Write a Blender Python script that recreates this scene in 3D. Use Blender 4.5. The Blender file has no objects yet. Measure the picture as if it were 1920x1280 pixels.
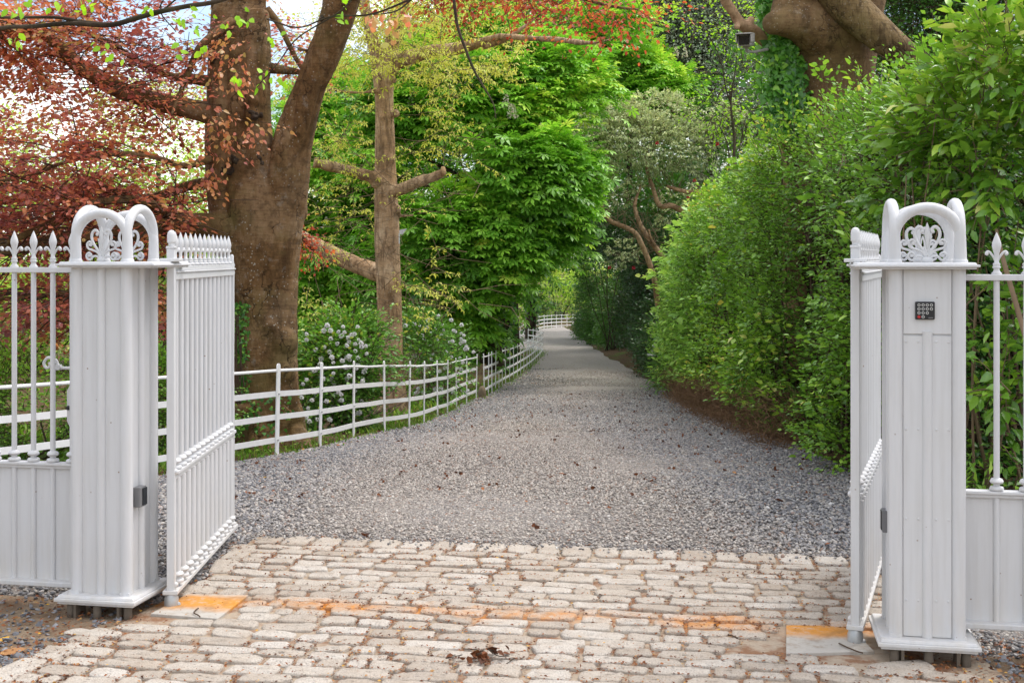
import bpy, math, random
import numpy as np
from mathutils import Vector, Matrix

rng = np.random.default_rng(7)
random.seed(7)
SC = bpy.context.scene
COL = SC.collection
PI = math.pi
F_PX, CX, HY, EYE = 2300.0, 960.0, 480.0, 1.70


def P(px, py, Y):
    """the point at distance Y metres that lies where (px, py) is seen"""
    return np.array([(px - CX) / F_PX * Y, Y, EYE - (py - HY) / F_PX * Y])


# ------------------------------------------------------------------ terrain profile
_gy = [-60, 0, 6.9, 9, 12.1, 14.3, 15.8, 17.4, 20.5, 25, 33, 49, 65, 75, 83, 120, 400]
_gz = [0.3, 0, -.004, -.07, -.25, -.41, -.54, -.68, -.93, -1.19, -1.6, -2.18, -2.56, -2.83, -3.1, -3.6, -4]
_Y = np.linspace(-60, 400, 4601)
_G = np.interp(_Y, _gy, _gz)
_k = np.ones(13) / 13
_Gs = np.convolve(np.pad(_G, 6, mode='edge'), _k, mode='valid')


def g(Y):
    return np.interp(Y, _Y, _Gs)


def wav(p, s, seed=0):
    """cheap smooth noise, -1..1, p (N,3)"""
    r = np.random.default_rng(1000 + seed)
    out = np.zeros(len(p))
    for k in range(6):
        d = r.normal(size=3)
        d /= np.linalg.norm(d)
        f = s * r.uniform(.6, 1.9)
        out += np.sin(p @ d * f + r.uniform(0, 6.28))
    return out / 3.2


# ------------------------------------------------------------------ mesh builder
class MB:
    def __init__(s):
        s.V = []; s.L = []; s.T = []; s.tint = []; s.n = 0

    def add(s, V, F, tint=None):
        V = np.asarray(V, dtype=np.float64).reshape(-1, 3)
        for f in (F if isinstance(F, list) else [F]):
            if len(f) == 0:
                continue
            if isinstance(f, np.ndarray) and f.ndim == 2:
                s.L.append((f + s.n).ravel()); s.T.append(np.full(len(f), f.shape[1]))
            else:
                s.L.append(np.asarray(f) + s.n); s.T.append(np.array([len(f)]))
        s.V.append(V); s.n += len(V)
        if tint is None:
            tint = .5
        s.tint.append(np.broadcast_to(np.asarray(tint, dtype=np.float64), (len(V),)).copy())
        return s

    def box(s, x0, x1, y0, y1, z0, z1, M=None, taper=0, tint=None):
        t = taper
        V = np.array([[x0, y0, z0], [x1, y0, z0], [x1, y1, z0], [x0, y1, z0],
                      [x0 + t, y0 + t, z1], [x1 - t, y0 + t, z1], [x1 - t, y1 - t, z1], [x0 + t, y1 - t, z1]], float)
        if M is not None:
            V = V @ np.array(M)[:3, :3].T + np.array(M)[:3, 3]
        Fq = np.array([[0, 3, 2, 1], [4, 5, 6, 7], [0, 1, 5, 4], [1, 2, 6, 5], [2, 3, 7, 6], [3, 0, 4, 7]])
        return s.add(V, Fq, tint)

    def tube(s, pts, r, n=8, tint=None, flat=None, cap=True, up=None):
        V, F = tube(pts, r, n, flat, cap, up)
        return s.add(V, F, tint)

    def lathe(s, prof, n=14, c=(0, 0, 0), sy=1.0, tint=None):
        prof = np.asarray(prof, float)
        a = np.linspace(0, 2 * PI, n, endpoint=False)
        V = np.stack([np.outer(prof[:, 0], np.cos(a)), np.outer(prof[:, 0], np.sin(a)) * sy,
                      np.repeat(prof[:, 1][:, None], n, 1)], -1).reshape(-1, 3) + np.array(c)
        m = len(prof)
        i, j = np.meshgrid(np.arange(m - 1), np.arange(n), indexing='ij')
        Q = np.stack([i * n + j, i * n + (j + 1) % n, (i + 1) * n + (j + 1) % n, (i + 1) * n + j], -1).reshape(-1, 4)
        return s.add(V, [Q, np.arange(n)[::-1].copy(), (m - 1) * n + np.arange(n)], tint)

    def ball(s, c, r, n=10, sc=(1, 1, 1), tint=None):
        th = np.linspace(0.02, PI - .02, max(5, n // 2 + 1))
        a = np.linspace(0, 2 * PI, n, endpoint=False)
        V = np.stack([np.outer(np.sin(th), np.cos(a)), np.outer(np.sin(th), np.sin(a)),
                      np.repeat(np.cos(th)[:, None], n, 1)], -1).reshape(-1, 3) * r * np.array(sc) + np.array(c)
        m = len(th)
        i, j = np.meshgrid(np.arange(m - 1), np.arange(n), indexing='ij')
        Q = np.stack([(i + 1) * n + j, (i + 1) * n + (j + 1) % n, i * n + (j + 1) % n, i * n + j], -1).reshape(-1, 4)
        return s.add(V, [Q, np.arange(n), ((m - 1) * n + np.arange(n))[::-1].copy()], tint)

    def mesh(s, name, smooth=True, sharp=None):
        V = np.concatenate(s.V); L = np.concatenate(s.L).astype(np.int32); T = np.concatenate(s.T).astype(np.int32)
        m = bpy.data.meshes.new(name)
        m.vertices.add(len(V)); m.vertices.foreach_set('co', V.astype(np.float32).ravel())
        m.loops.add(len(L)); m.loops.foreach_set('vertex_index', L)
        m.polygons.add(len(T))
        st = np.zeros(len(T), np.int32); st[1:] = np.cumsum(T)[:-1]
        m.polygons.foreach_set('loop_start', st)
        m.polygons.foreach_set('use_smooth', np.full(len(T), bool(smooth)))
        a = m.attributes.new('tint', 'FLOAT', 'POINT')
        a.data.foreach_set('value', np.concatenate(s.tint).astype(np.float32))
        m.update(calc_edges=True)
        if sharp is not None:
            m.set_sharp_from_angle(angle=math.radians(sharp))
        return m

    def build(s, name, mat, parent=None, smooth=True, sharp=None, bevel=None, label=None):
        m = s.mesh(name, smooth, sharp)
        if mat is not None:
            m.materials.append(mat)
        o = bpy.data.objects.new(name, m); COL.objects.link(o)
        if parent is not None:
            o.parent = parent
        if bevel:
            b = o.modifiers.new('bevel', 'BEVEL'); b.width = bevel; b.segments = 2; b.limit_method = 'ANGLE'
            b.angle_limit = math.radians(40)
        if label:
            o['label'] = label
        if name in ('twigs', 'stems', 'stalks', 'shaded_core'):
            o['kind'] = 'stuff'      # nobody could count them
        return o


def tube(pts, r, n=8, flat=None, cap=True, up=None):
    pts = np.asarray(pts, float); m = len(pts)
    r = np.broadcast_to(np.asarray(r, float), (m,))
    t = np.gradient(pts, axis=0); t /= np.linalg.norm(t, axis=1)[:, None] + 1e-12
    u0 = np.array([0, 0, 1.0]) if up is None else np.asarray(up, float)
    if up is None and abs(t[0] @ u0) > .9:
        u0 = np.array([0.0, 1, 0])
    us = []
    u = u0
    for k in range(m):
        u = u - (u @ t[k]) * t[k]
        nn = np.linalg.norm(u)
        u = u / nn if nn > 1e-6 else np.array([1.0, 0, 0])
        us.append(u)
    us = np.array(us); ws = np.cross(t, us)
    a = np.linspace(0, 2 * PI, n, endpoint=False) + (PI / n if n == 4 else 0)
    fu, fw = (1, 1) if flat is None else flat
    V = pts[:, None, :] + r[:, None, None] * (np.cos(a)[None, :, None] * ws[:, None, :] * fw + np.sin(a)[None, :, None] * us[:, None, :] * fu)
    V = V.reshape(-1, 3)
    i, j = np.meshgrid(np.arange(m - 1), np.arange(n), indexing='ij')
    Q = np.stack([i * n + j, i * n + (j + 1) % n, (i + 1) * n + (j + 1) % n, (i + 1) * n + j], -1).reshape(-1, 4)
    F = [Q]
    if cap:
        F += [np.arange(n)[::-1].copy(), (m - 1) * n + np.arange(n)]
    return V, F


def spline(ctrl, n=8):
    """Catmull-Rom through rows of ctrl (any width)"""
    c = np.asarray(ctrl, float)
    c = np.vstack([2 * c[0] - c[1], c, 2 * c[-1] - c[-2]])
    out = []
    for i in range(1, len(c) - 2):
        t = np.linspace(0, 1, n, endpoint=False)[:, None]
        p0, p1, p2, p3 = c[i - 1:i + 3]
        out.append(.5 * (2 * p1 + (p2 - p0) * t + (2 * p0 - 5 * p1 + 4 * p2 - p3) * t ** 2 + (3 * p1 - p0 - 3 * p2 + p3) * t ** 3))
    out.append(c[-2][None])
    return np.concatenate(out)


def pxline(rows, n=6):
    """rows of (px, py, Y, radius in px at that distance) -> smooth path and radii in metres"""
    c = np.array([list(P(a, b, d)) + [q * d / F_PX] for a, b, d, q in rows])
    s = spline(c, n)
    return s[:, :3], np.maximum(s[:, 3], .002)


# ------------------------------------------------------------------ objects
def tag(o, label=None, cat=None, group=None, kind=None):
    if label: o['label'] = label
    if cat: o['category'] = cat
    if group: o['group'] = group
    if kind: o['kind'] = kind
    return o


def thing(name, label, cat, loc=(0, 0, 0), rz=0, group=None):
    o = bpy.data.objects.new(name, None); COL.objects.link(o)
    o.location = tuple(float(v) for v in loc); o.rotation_euler = (0, 0, rz); o.empty_display_size = .1
    return tag(o, label, cat, group)


def dup(o, parent=None, loc=None, rot=None):
    """copy an object with the whole tree of its parts"""
    c = o.copy(); COL.objects.link(c)
    if parent is not None: c.parent = parent
    if loc is not None: c.location = tuple(float(v) for v in loc)
    if rot is not None: c.rotation_euler = rot
    for ch in list(o.children):
        dup(ch, c)
    return c


# ------------------------------------------------------------------ materials
class NT:
    def __init__(s, name):
        s.m = bpy.data.materials.new(name); s.m.use_nodes = True
        s.t = s.m.node_tree; s.t.nodes.clear()
        s.out = s.n('ShaderNodeOutputMaterial')

    def n(s, t, **kw):
        q = s.t.nodes.new(t)
        for k, v in kw.items():
            if k in q.inputs: q.inputs[k].default_value = v
            else: setattr(q, k, v)
        return q

    def l(s, a, b): s.t.links.new(a, b)

    def noise(s, vec, scale, detail=4, rough=.55):
        q = s.n('ShaderNodeTexNoise'); q.inputs['Scale'].default_value = scale
        q.inputs['Detail'].default_value = detail; q.inputs['Roughness'].default_value = rough
        s.l(vec, q.inputs['Vector']); return q.outputs['Fac']

    def vor(s, vec, scale, out='Distance', feature='F1', rnd=1):
        q = s.n('ShaderNodeTexVoronoi'); q.feature = feature; q.inputs['Scale'].default_value = scale
        q.inputs['Randomness'].default_value = rnd
        s.l(vec, q.inputs['Vector']); return q.outputs[out]

    def map(s, vec, scale=(1, 1, 1), rot=(0, 0, 0), loc=(0, 0, 0)):
        q = s.n('ShaderNodeMapping'); q.inputs['Scale'].default_value = scale
        q.inputs['Rotation'].default_value = rot; q.inputs['Location'].default_value = loc
        s.l(vec, q.inputs['Vector']); return q.outputs['Vector']

    def ramp(s, fac, stops, interp='LINEAR'):
        q = s.n('ShaderNodeValToRGB'); q.color_ramp.interpolation = interp
        e = q.color_ramp.elements
        while len(e) > 1: e.remove(e[-1])
        for i, (p, c) in enumerate(stops):
            if isinstance(c, (int, float)): c = (c, c, c)
            x = e[0] if i == 0 else e.new(p)
            x.position = p; x.color = (*c[:3], 1)
        s.l(fac, q.inputs['Fac']); return q.outputs['Color']

    def mix(s, fac, a, b, mode='MIX'):
        q = s.n('ShaderNodeMix'); q.data_type = 'RGBA'; q.blend_type = mode
        ins = [i for i in q.inputs if i.type == 'RGBA']
        fi = q.inputs[0]
        for sock, v in ((fi, fac), (ins[0], a), (ins[1], b)):
            if hasattr(v, 'links'): s.l(v, sock)
            elif sock is fi: sock.default_value = v
            else: sock.default_value = (*v[:3], 1)
        return [o for o in q.outputs if o.type == 'RGBA'][0]

    def math(s, op, a, b=0, c=None, clamp=False):
        q = s.n('ShaderNodeMath'); q.operation = op; q.use_clamp = clamp
        for i, v in enumerate((a, b) if c is None else (a, b, c)):
            if hasattr(v, 'links'): s.l(v, q.inputs[i])
            else: q.inputs[i].default_value = v
        return q.outputs[0]

    def attr(s, name='tint'):
        q = s.n('ShaderNodeAttribute'); q.attribute_name = name; return q.outputs['Fac']

    def coord(s, which='Object'): return s.n('ShaderNodeTexCoord').outputs[which]

    def pos(s): return s.n('ShaderNodeNewGeometry').outputs['Position']

    def bump(s, h, strength=.4, dist=.01, normal=None):
        q = s.n('ShaderNodeBump'); q.inputs['Strength'].default_value = strength; q.inputs['Distance'].default_value = dist
        s.l(h, q.inputs['Height'])
        if normal: s.l(normal, q.inputs['Normal'])
        return q.outputs['Normal']

    def pbr(s, col, rough=.6, spec=.4, metal=0, normal=None, out=True):
        q = s.n('ShaderNodeBsdfPrincipled')
        for k, v in (('Base Color', col), ('Roughness', rough), ('Specular IOR Level', spec), ('Metallic', metal)):
            if hasattr(v, 'links'): s.l(v, q.inputs[k])
            else: q.inputs[k].default_value = (*v[:3], 1) if k == 'Base Color' else v
        if normal is not None: s.l(normal, q.inputs['Normal'])
        if out: s.l(q.outputs[0], s.out.inputs['Surface'])
        return q


def leaf_mat(name, stops, rough=.45, trans=.3, spec=.4, tcol=1.3, boost=1.65):
    k = NT(name); trans = min(.42, trans)
    stops = [(p, tuple(min(.8, v * boost) for v in c)) for p, c in stops]
    c = k.ramp(k.attr(), stops)
    p = k.pbr(c, rough, spec, out=False)
    tr = k.n('ShaderNodeBsdfTranslucent')
    hs = k.n('ShaderNodeHueSaturation'); hs.inputs['Saturation'].default_value = 1.05; hs.inputs['Value'].default_value = tcol
    k.l(c, hs.inputs['Color']); k.l(hs.outputs[0], tr.inputs['Color'])
    mx = k.n('ShaderNodeMixShader'); mx.inputs[0].default_value = trans
    k.l(p.outputs[0], mx.inputs[1]); k.l(tr.outputs[0], mx.inputs[2]); k.l(mx.outputs[0], k.out.inputs['Surface'])
    return k.m


def plain(name, col, rough=.6, spec=.4, metal=0, nscale=30, var=.15, bump=0):
    k = NT(name); v = k.coord()
    f = k.noise(v, nscale, 5)
    c = k.mix(f, [x * (1 - var) for x in col], [min(1, x * (1 + var)) for x in col])
    k.pbr(c, rough, spec, metal, k.bump(f, bump, .005) if bump else None)
    return k.m


def bark_mat(name, dark, mid, light, lichen=.5, moss=None, sx=3.0, fine=28, bump=.5, ridged=0):
    k = NT(name); v = k.coord()
    st = k.map(v, (sx, sx, .45 if ridged else .8))
    big = k.noise(v, 2.2, 4); fin = k.math('ADD', k.math('MULTIPLY', k.noise(k.map(v, (1, 1, .35)), fine, 6, .7), .7), k.math('MULTIPLY', k.noise(v, fine * 4, 4, .7), .3))
    c = k.ramp(k.math('MULTIPLY_ADD', fin, .45, k.math('MULTIPLY', big, .6)), [(.34, dark), (.52, mid), (.68, light)])
    c = k.mix(k.math('MULTIPLY', k.ramp(k.noise(v, 1.3, 3), [(.50, 0), (.66, 1)]), .45), c, light)
    c = k.mix(k.math('MULTIPLY', k.ramp(k.noise(k.map(v, (2, 2, .35)), 2.6, 4, .6), [(.34, 1), (.46, 0)]), .55), c, dark)
    hor = k.noise(k.map(v, (1.2, 1.2, 9)), 5, 4)
    c = k.mix(k.math('MULTIPLY', k.ramp(hor, [(.52, 0), (.62, 1)]), .25), c, dark)
    if moss:
        mf = k.ramp(k.noise(v, 1.7, 5, .6), [(.5, 0), (.68, 1)])
        c = k.mix(k.math('MULTIPLY', mf, .6), c, moss)
    if lichen:
        d = k.vor(v, 26); pm = k.noise(v, 3, 3)
        lf = k.math('MULTIPLY', k.ramp(d, [(.14, 1), (.24, 0)]), k.ramp(pm, [(.45, 0), (.6, 1)]))
        c = k.mix(k.math('MULTIPLY', lf, lichen), c, (.42, .40, .34))
        pf = k.ramp(k.noise(v, 7, 6, .7), [(.6, 0), (.66, 1)])
        c = k.mix(k.math('MULTIPLY', pf, lichen * .4), c, (.30, .28, .24))
    ck = k.n('ShaderNodeTexVoronoi'); ck.feature = 'DISTANCE_TO_EDGE'; ck.inputs['Scale'].default_value = 3.4
    wob = k.n('ShaderNodeVectorMath', operation='ADD'); nv = k.n('ShaderNodeTexNoise'); nv.inputs['Scale'].default_value = 6; nv.inputs['Detail'].default_value = 5
    k.l(k.map(v, (1.4, 1.4, .55)), wob.inputs[0]); sc_ = k.n('ShaderNodeVectorMath', operation='SCALE'); sc_.inputs['Scale'].default_value = .35
    k.l(v, nv.inputs['Vector']); k.l(nv.outputs['Color'], sc_.inputs[0]); k.l(sc_.outputs[0], wob.inputs[1]); k.l(wob.outputs[0], ck.inputs['Vector'])
    crk = k.math('MULTIPLY', k.ramp(ck.outputs['Distance'], [(.0, 1), (.022, 0)]), k.ramp(k.noise(v, 1.9, 2), [(.48, 0), (.60, 1)]))
    c = k.mix(k.math('MULTIPLY', crk, .75), c, [x * .5 for x in dark])
    blot = k.noise(v, 9, 6, .75)
    c = k.mix(k.math('MULTIPLY', k.ramp(blot, [(.40, 1), (.50, 0)]), .45), c, dark)
    h = k.math('SUBTRACT', k.math('ADD', k.math('MULTIPLY', fin, .6), k.math('ADD', k.math('MULTIPLY', hor, .5), k.math('MULTIPLY', blot, .5))), crk)
    if ridged:
        rd = k.noise(k.map(v, (1, 1, .16)), 16, 4, .6)
        h = k.math('ADD', h, k.math('MULTIPLY', rd, ridged))
        c = k.mix(k.math('MULTIPLY', k.ramp(rd, [(.38, 1), (.5, 0)]), .6), c, [x * .6 for x in dark])
    k.pbr(c, .85, .2, 0, k.bump(h, bump, .02))
    return k.m


M = {}
# white gate paint: a little grime in streaks and a few rust specks
k = NT('white paint'); v = k.pos()
st = k.noise(k.map(v, (14, 14, .9)), 3, 5)
gr = k.noise(v, 5, 5, .6)
c = k.mix(k.math('MULTIPLY', k.ramp(st, [(.45, 0), (.75, 1)]), .34), (.60, .603, .612), (.45, .44, .425))
c = k.mix(k.math('MULTIPLY', k.ramp(gr, [(.5, 0), (.75, 1)]), .22), c, (.56, .545, .51))
zz = k.n('ShaderNodeSeparateXYZ'); k.l(v, zz.inputs[0])
low = k.math('MULTIPLY', k.ramp(zz.outputs['Z'], [(.05, 1), (.42, 0)]), k.ramp(k.noise(k.map(v, (9, 9, 2)), 2, 5), [(.35, 0), (.65, .75)]))
c = k.mix(k.math('MULTIPLY', low, .55), c, (.55, .49, .40))
sp = k.math('MULTIPLY', k.ramp(k.vor(v, 17), [(.05, 1), (.08, 0)]), k.ramp(k.noise(v, 4, 2), [(.5, 0), (.58, 1)]))
c = k.mix(k.math('MULTIPLY', sp, .8), c, (.22, .13, .08))
bmp = k.math('ADD', k.math('MULTIPLY', k.noise(v, 60, 3), .25), k.math('MULTIPLY', k.noise(v, 9, 3), .8))
k.pbr(c, .48, .38, 0, k.bump(bmp, .2, .006)); M['white'] = k.m
M['fence'] = plain('fence paint', (.80, .80, .79), .45, .4, 0, 14, .1)
M['dark_metal'] = plain('weathered steel', (.10, .095, .09), .6, .4, .3, 25, .3)
M['galv'] = plain('galvanised steel', (.45, .46, .46), .45, .4, .5, 40, .15)
M['black'] = plain('black plastic', (.018, .018, .020), .42, .4)
M['grey_plastic'] = plain('grey plastic', (.17, .17, .175), .45)
M['key'] = plain('key ring grey', (.50, .50, .48), .5)
M['red'] = plain('red key', (.45, .02, .02), .4)
M['lens'] = plain('dark glass', (.012, .014, .018), .12, .6)
M['camera'] = plain('aged camera plastic', (.33, .31, .29), .55, .3, 0, 18, .22)

M['beech_bark'] = bark_mat('beech bark', (.036, .018, .007), (.175, .096, .038), (.34, .23, .13), .85, (.13, .11, .035), bump=.75)
M['lime_bark'] = bark_mat('lime bark', (.15, .09, .048), (.47, .30, .165), (.64, .49, .33), .8, None, ridged=.9, bump=.7)
M['oak_bark'] = bark_mat('great trunk bark', (.055, .03, .014), (.17, .10, .046), (.25, .165, .085), .5, (.13, .10, .035), bump=.6)
M['limb_bark'] = bark_mat('ridged limb bark', (.06, .035, .015), (.19, .125, .055), (.27, .19, .095), .3, (.12, .10, .03), ridged=1.4, bump=.9)
M['dark_bark'] = bark_mat('dark bark', (.022, .015, .010), (.06, .042, .028), (.11, .085, .06), .2, (.05, .06, .02))
M['rhodo_bark'] = bark_mat('rhododendron bark', (.15, .085, .045), (.40, .25, .14), (.54, .37, .23), .1)
M['twig'] = plain('twig', (.085, .055, .036), .8, .2, 0, 20, .35)
M['twig_pale'] = plain('pale twig', (.20, .14, .085), .8, .2, 0, 20, .35)
M['cut_wood'] = plain('cut wood', (.42, .27, .14), .8, .2, 0, 22, .25)

M['copper'] = leaf_mat('copper beech leaf', [(0, (.15, .048, .046)), (.28, (.27, .080, .06)), (.52, (.38, .13, .066)), (.75, (.36, .20, .07)), (1, (.27, .26, .075))], .32, .38, .5, 1.5, 1.65)
M['redleaf'] = leaf_mat('red beech leaf', [(0, (.20, .035, .025)), (.5, (.38, .085, .04)), (.85, (.44, .16, .05)), (1, (.36, .22, .05))], .4, .42, .4, 1.5, 1.4)
M['limeleaf'] = leaf_mat('bright young leaf', [(0, (.14, .30, .02)), (.6, (.26, .46, .03)), (1, (.36, .52, .05))], .45, .45, .35, 1.4, 1.4)
M['yellowleaf'] = leaf_mat('pale yellow young leaf', [(0, (.48, .52, .06)), (.5, (.68, .69, .11)), (1, (.82, .80, .22))], .5, .42, .3, 1.15, 1.0)
M['chestnut'] = leaf_mat('horse chestnut leaf', [(0, (.028, .075, .010)), (.4, (.075, .175, .018)), (.75, (.165, .31, .032)), (1, (.32, .46, .06))], .36, .30, .5, 1.5, 2.15)
M['privet'] = leaf_mat('privet leaf', [(0, (.034, .080, .012)), (.45, (.085, .18, .02)), (.8, (.17, .30, .03)), (.96, (.28, .39, .045)), (1, (.42, .36, .07))], .34, .24, .5, 1.5, 1.85)
M['hedgelight'] = leaf_mat('pale hedge leaf', [(0, (.045, .10, .018)), (.4, (.115, .22, .034)), (.8, (.23, .36, .06)), (1, (.36, .46, .10))], .34, .3, .5, 1.4, 2.0)
M['laurel'] = leaf_mat('cherry laurel leaf', [(0, (.035, .085, .012)), (.4, (.08, .175, .018)), (.75, (.16, .28, .03)), (.93, (.28, .39, .05)), (1, (.40, .40, .12))], .25, .22, .6, 1.5, 1.6)
M['ivy'] = leaf_mat('ivy leaf', [(0, (.014, .05, .010)), (.5, (.035, .11, .018)), (.85, (.08, .21, .025)), (1, (.18, .34, .04))], .3, .2, .5, 1.4)
M['rhodo'] = leaf_mat('rhododendron leaf', [(0, (.06, .085, .03)), (.5, (.155, .185, .075)), (.85, (.27, .30, .16)), (1, (.38, .38, .14))], .34, .2, .5, 1.3, 2.6)
M['holly'] = leaf_mat('grey green leaf', [(0, (.10, .13, .09)), (.5, (.22, .26, .18)), (1, (.42, .45, .33))], .3, .15, .6, 1.2)
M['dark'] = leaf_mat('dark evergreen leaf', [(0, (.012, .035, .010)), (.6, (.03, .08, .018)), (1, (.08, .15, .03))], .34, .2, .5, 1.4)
M['bushleaf'] = leaf_mat('mid green shrub leaf', [(0, (.025, .07, .012)), (.5, (.06, .15, .02)), (.9, (.12, .25, .03)), (1, (.28, .30, .05))], .36, .26, .45, 1.4)
M['farbright'] = leaf_mat('sunlit yellow green leaf', [(0, (.12, .22, .03)), (.5, (.26, .38, .06)), (1, (.45, .52, .13))], .5, .42, .3, 1.4, 1.9)  # sunlight on the far shrubs is put into this raised leaf colour
M['grass'] = leaf_mat('grass', [(0, (.05, .11, .012)), (.6, (.12, .24, .022)), (1, (.26, .32, .06))], .5, .3, .3, 1.3, 1.5)
M['petal'] = leaf_mat('white petal', [(0, (.80, .70, .70)), (.2, (.90, .88, .84)), (1, (.94, .93, .88))], .6, .3, .2, 1.0, 1.0)
M['candle'] = leaf_mat('cream blossom', [(0, (.60, .48, .38)), (1, (.82, .78, .66))], .6, .3, .2, 1.0, 1.0)
M['redpetal'] = leaf_mat('crimson petal', [(0, (.30, .01, .03)), (1, (.55, .02, .06))], .5, .3, .3, 1.1, 1.0)
M['litter'] = leaf_mat('leaf litter', [(0, (.055, .022, .012)), (.4, (.15, .05, .018)), (.8, (.26, .10, .035)), (.95, (.33, .19, .08)), (1, (.5, .28, .03))], .7, .1, .25, 1.1, 1.3)
# ------------------------------------------------------------------ gate pillars, leaves, railings
TH = math.radians(-10.5)          # the line of the gateway
LP = np.array([-1.917, 5.93, 0.0]); RP = np.array([1.762, 5.264, 0.0])


def spiral(c, r0, r1, a0, a1, n=14):
    a = np.linspace(a0, a1, n); r = np.linspace(r0, r1, n)
    return np.stack([c[0] + r * np.cos(a), np.zeros(n), c[1] + r * np.sin(a)], -1)


def fleur_mesh():
    """spear finial with two side scrolls, base at z = 0, scrolls along x"""
    b = MB()
    b.lathe([(.001, 0), (.021, 0), (.021, .006), (.016, .010), (.012, .018), (.012, .024), (.017, .028), (.017, .033), (.013, .036),
             (.015, .041), (.015, .046), (.010, .05), (.0095, .07), (.0115, .09), (.0165, .108), (.0195, .121), (.018, .134), (.011, .155), (.004, .172), (.0005, .179)], 14, sy=.8)
    for s in (-1, 1):
        p = spline([(s * .004, 0, .056), (s * .012, 0, .073), (s * .024, 0, .090), (s * .035, 0, .097), (s * .043, 0, .090)], 5)
        b.tube(p, np.linspace(.0045, .0062, len(p)), 7)
        b.ball((s * .0395, 0, .088), .0088, 9)
    return b.mesh('finial', True, 50)


FIN = fleur_mesh(); FIN.materials.append(M['white'])


def knuckle(b, x, y, z, r=.0125):
    b.lathe([(r, 0), (r + .015, .002), (r + .018, .009), (r + .014, .017), (r + .001, .021), (r + .001, .028), (r + .012, .032), (r + .016, .040), (r + .011, .050), (r, .055)], 12, (x, y, z))


def palmette():
    """pierced scroll ornament that stands inside each hoop, base at z = 0"""
    b = MB()
    b.ball((0, 0, .010), .017, 10, (1.5, .8, .9))
    b.lathe([(.001, .055), (.006, .07), (.010, .10), (.0125, .125), (.008, .148), (.001, .168)], 10, sy=.7)
    for s in (-1, 1):
        def t(rows, r): p = spline([(s * a, 0, c) for a, c in rows], 6); b.tube(p, np.linspace(r[0], r[1], len(p)), 8, flat=(1, 1.15))
        t([(.004, .020), (.016, .050), (.038, .082), (.050, .112), (.047, .138), (.032, .150), (.019, .141), (.020, .126)], (.0055, .0065))
        b.ball((s * .0225, 0, .130), .0085, 8)
        t([(.006, .018), (.020, .044), (.046, .056), (.068, .064), (.074, .084), (.061, .096), (.050, .086), (.056, .076)], (.005, .006))
        b.ball((s * .059, 0, .081), .0088, 8)
        t([(.008, .012), (.022, .026), (.042, .026), (.056, .012), (.070, .014), (.077, .030), (.066, .043), (.054, .035), (.058, .026)], (.005, .006))
        b.ball((s * .0635, 0, .029), .0085, 8)
        t([(.002, .03), (.007, .06), (.012, .09), (.018, .112)], (.004, .003))
    return b.mesh('scroll_ornament', True, 60)


PALM = palmette(); PALM.materials.append(M['white'])


def hoop(half, zt, r):
    z0 = 1.672; rad = half
    zc = zt - r - rad * .96
    p = [(-half, 0, z0 - .006), (-half, 0, zc - .01)]
    for a in np.linspace(PI, 0, 17):
        p.append((rad * math.cos(a), 0, zc + rad * .96 * math.sin(a)))
    p += [(half, 0, zc - .01), (half, 0, z0 - .006)]
    rr = np.full(len(p), r); rr[0] = rr[-1] = r * 1.18
    return np.array(p), rr


def moulded_plate(b, x0, x1, y0, y1, z0, z1, step=.012):
    h = z1 - z0
    b.box(x0 + step, x1 - step, y0 + step, y1 - step, z0, z0 + h * .3)
    b.box(x0, x1, y0, y1, z0 + h * .3, z0 + h * .68)
    b.box(x0 + step * .8, x1 - step * .8, y0 + step * .8, y1 - step * .8, z0 + h * .68, z1, taper=.006)


def half_round(b, x, y, r, z0, z1, n=12):
    b.tube([(x, y, z0), (x, y, z1)], r, n)


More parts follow.
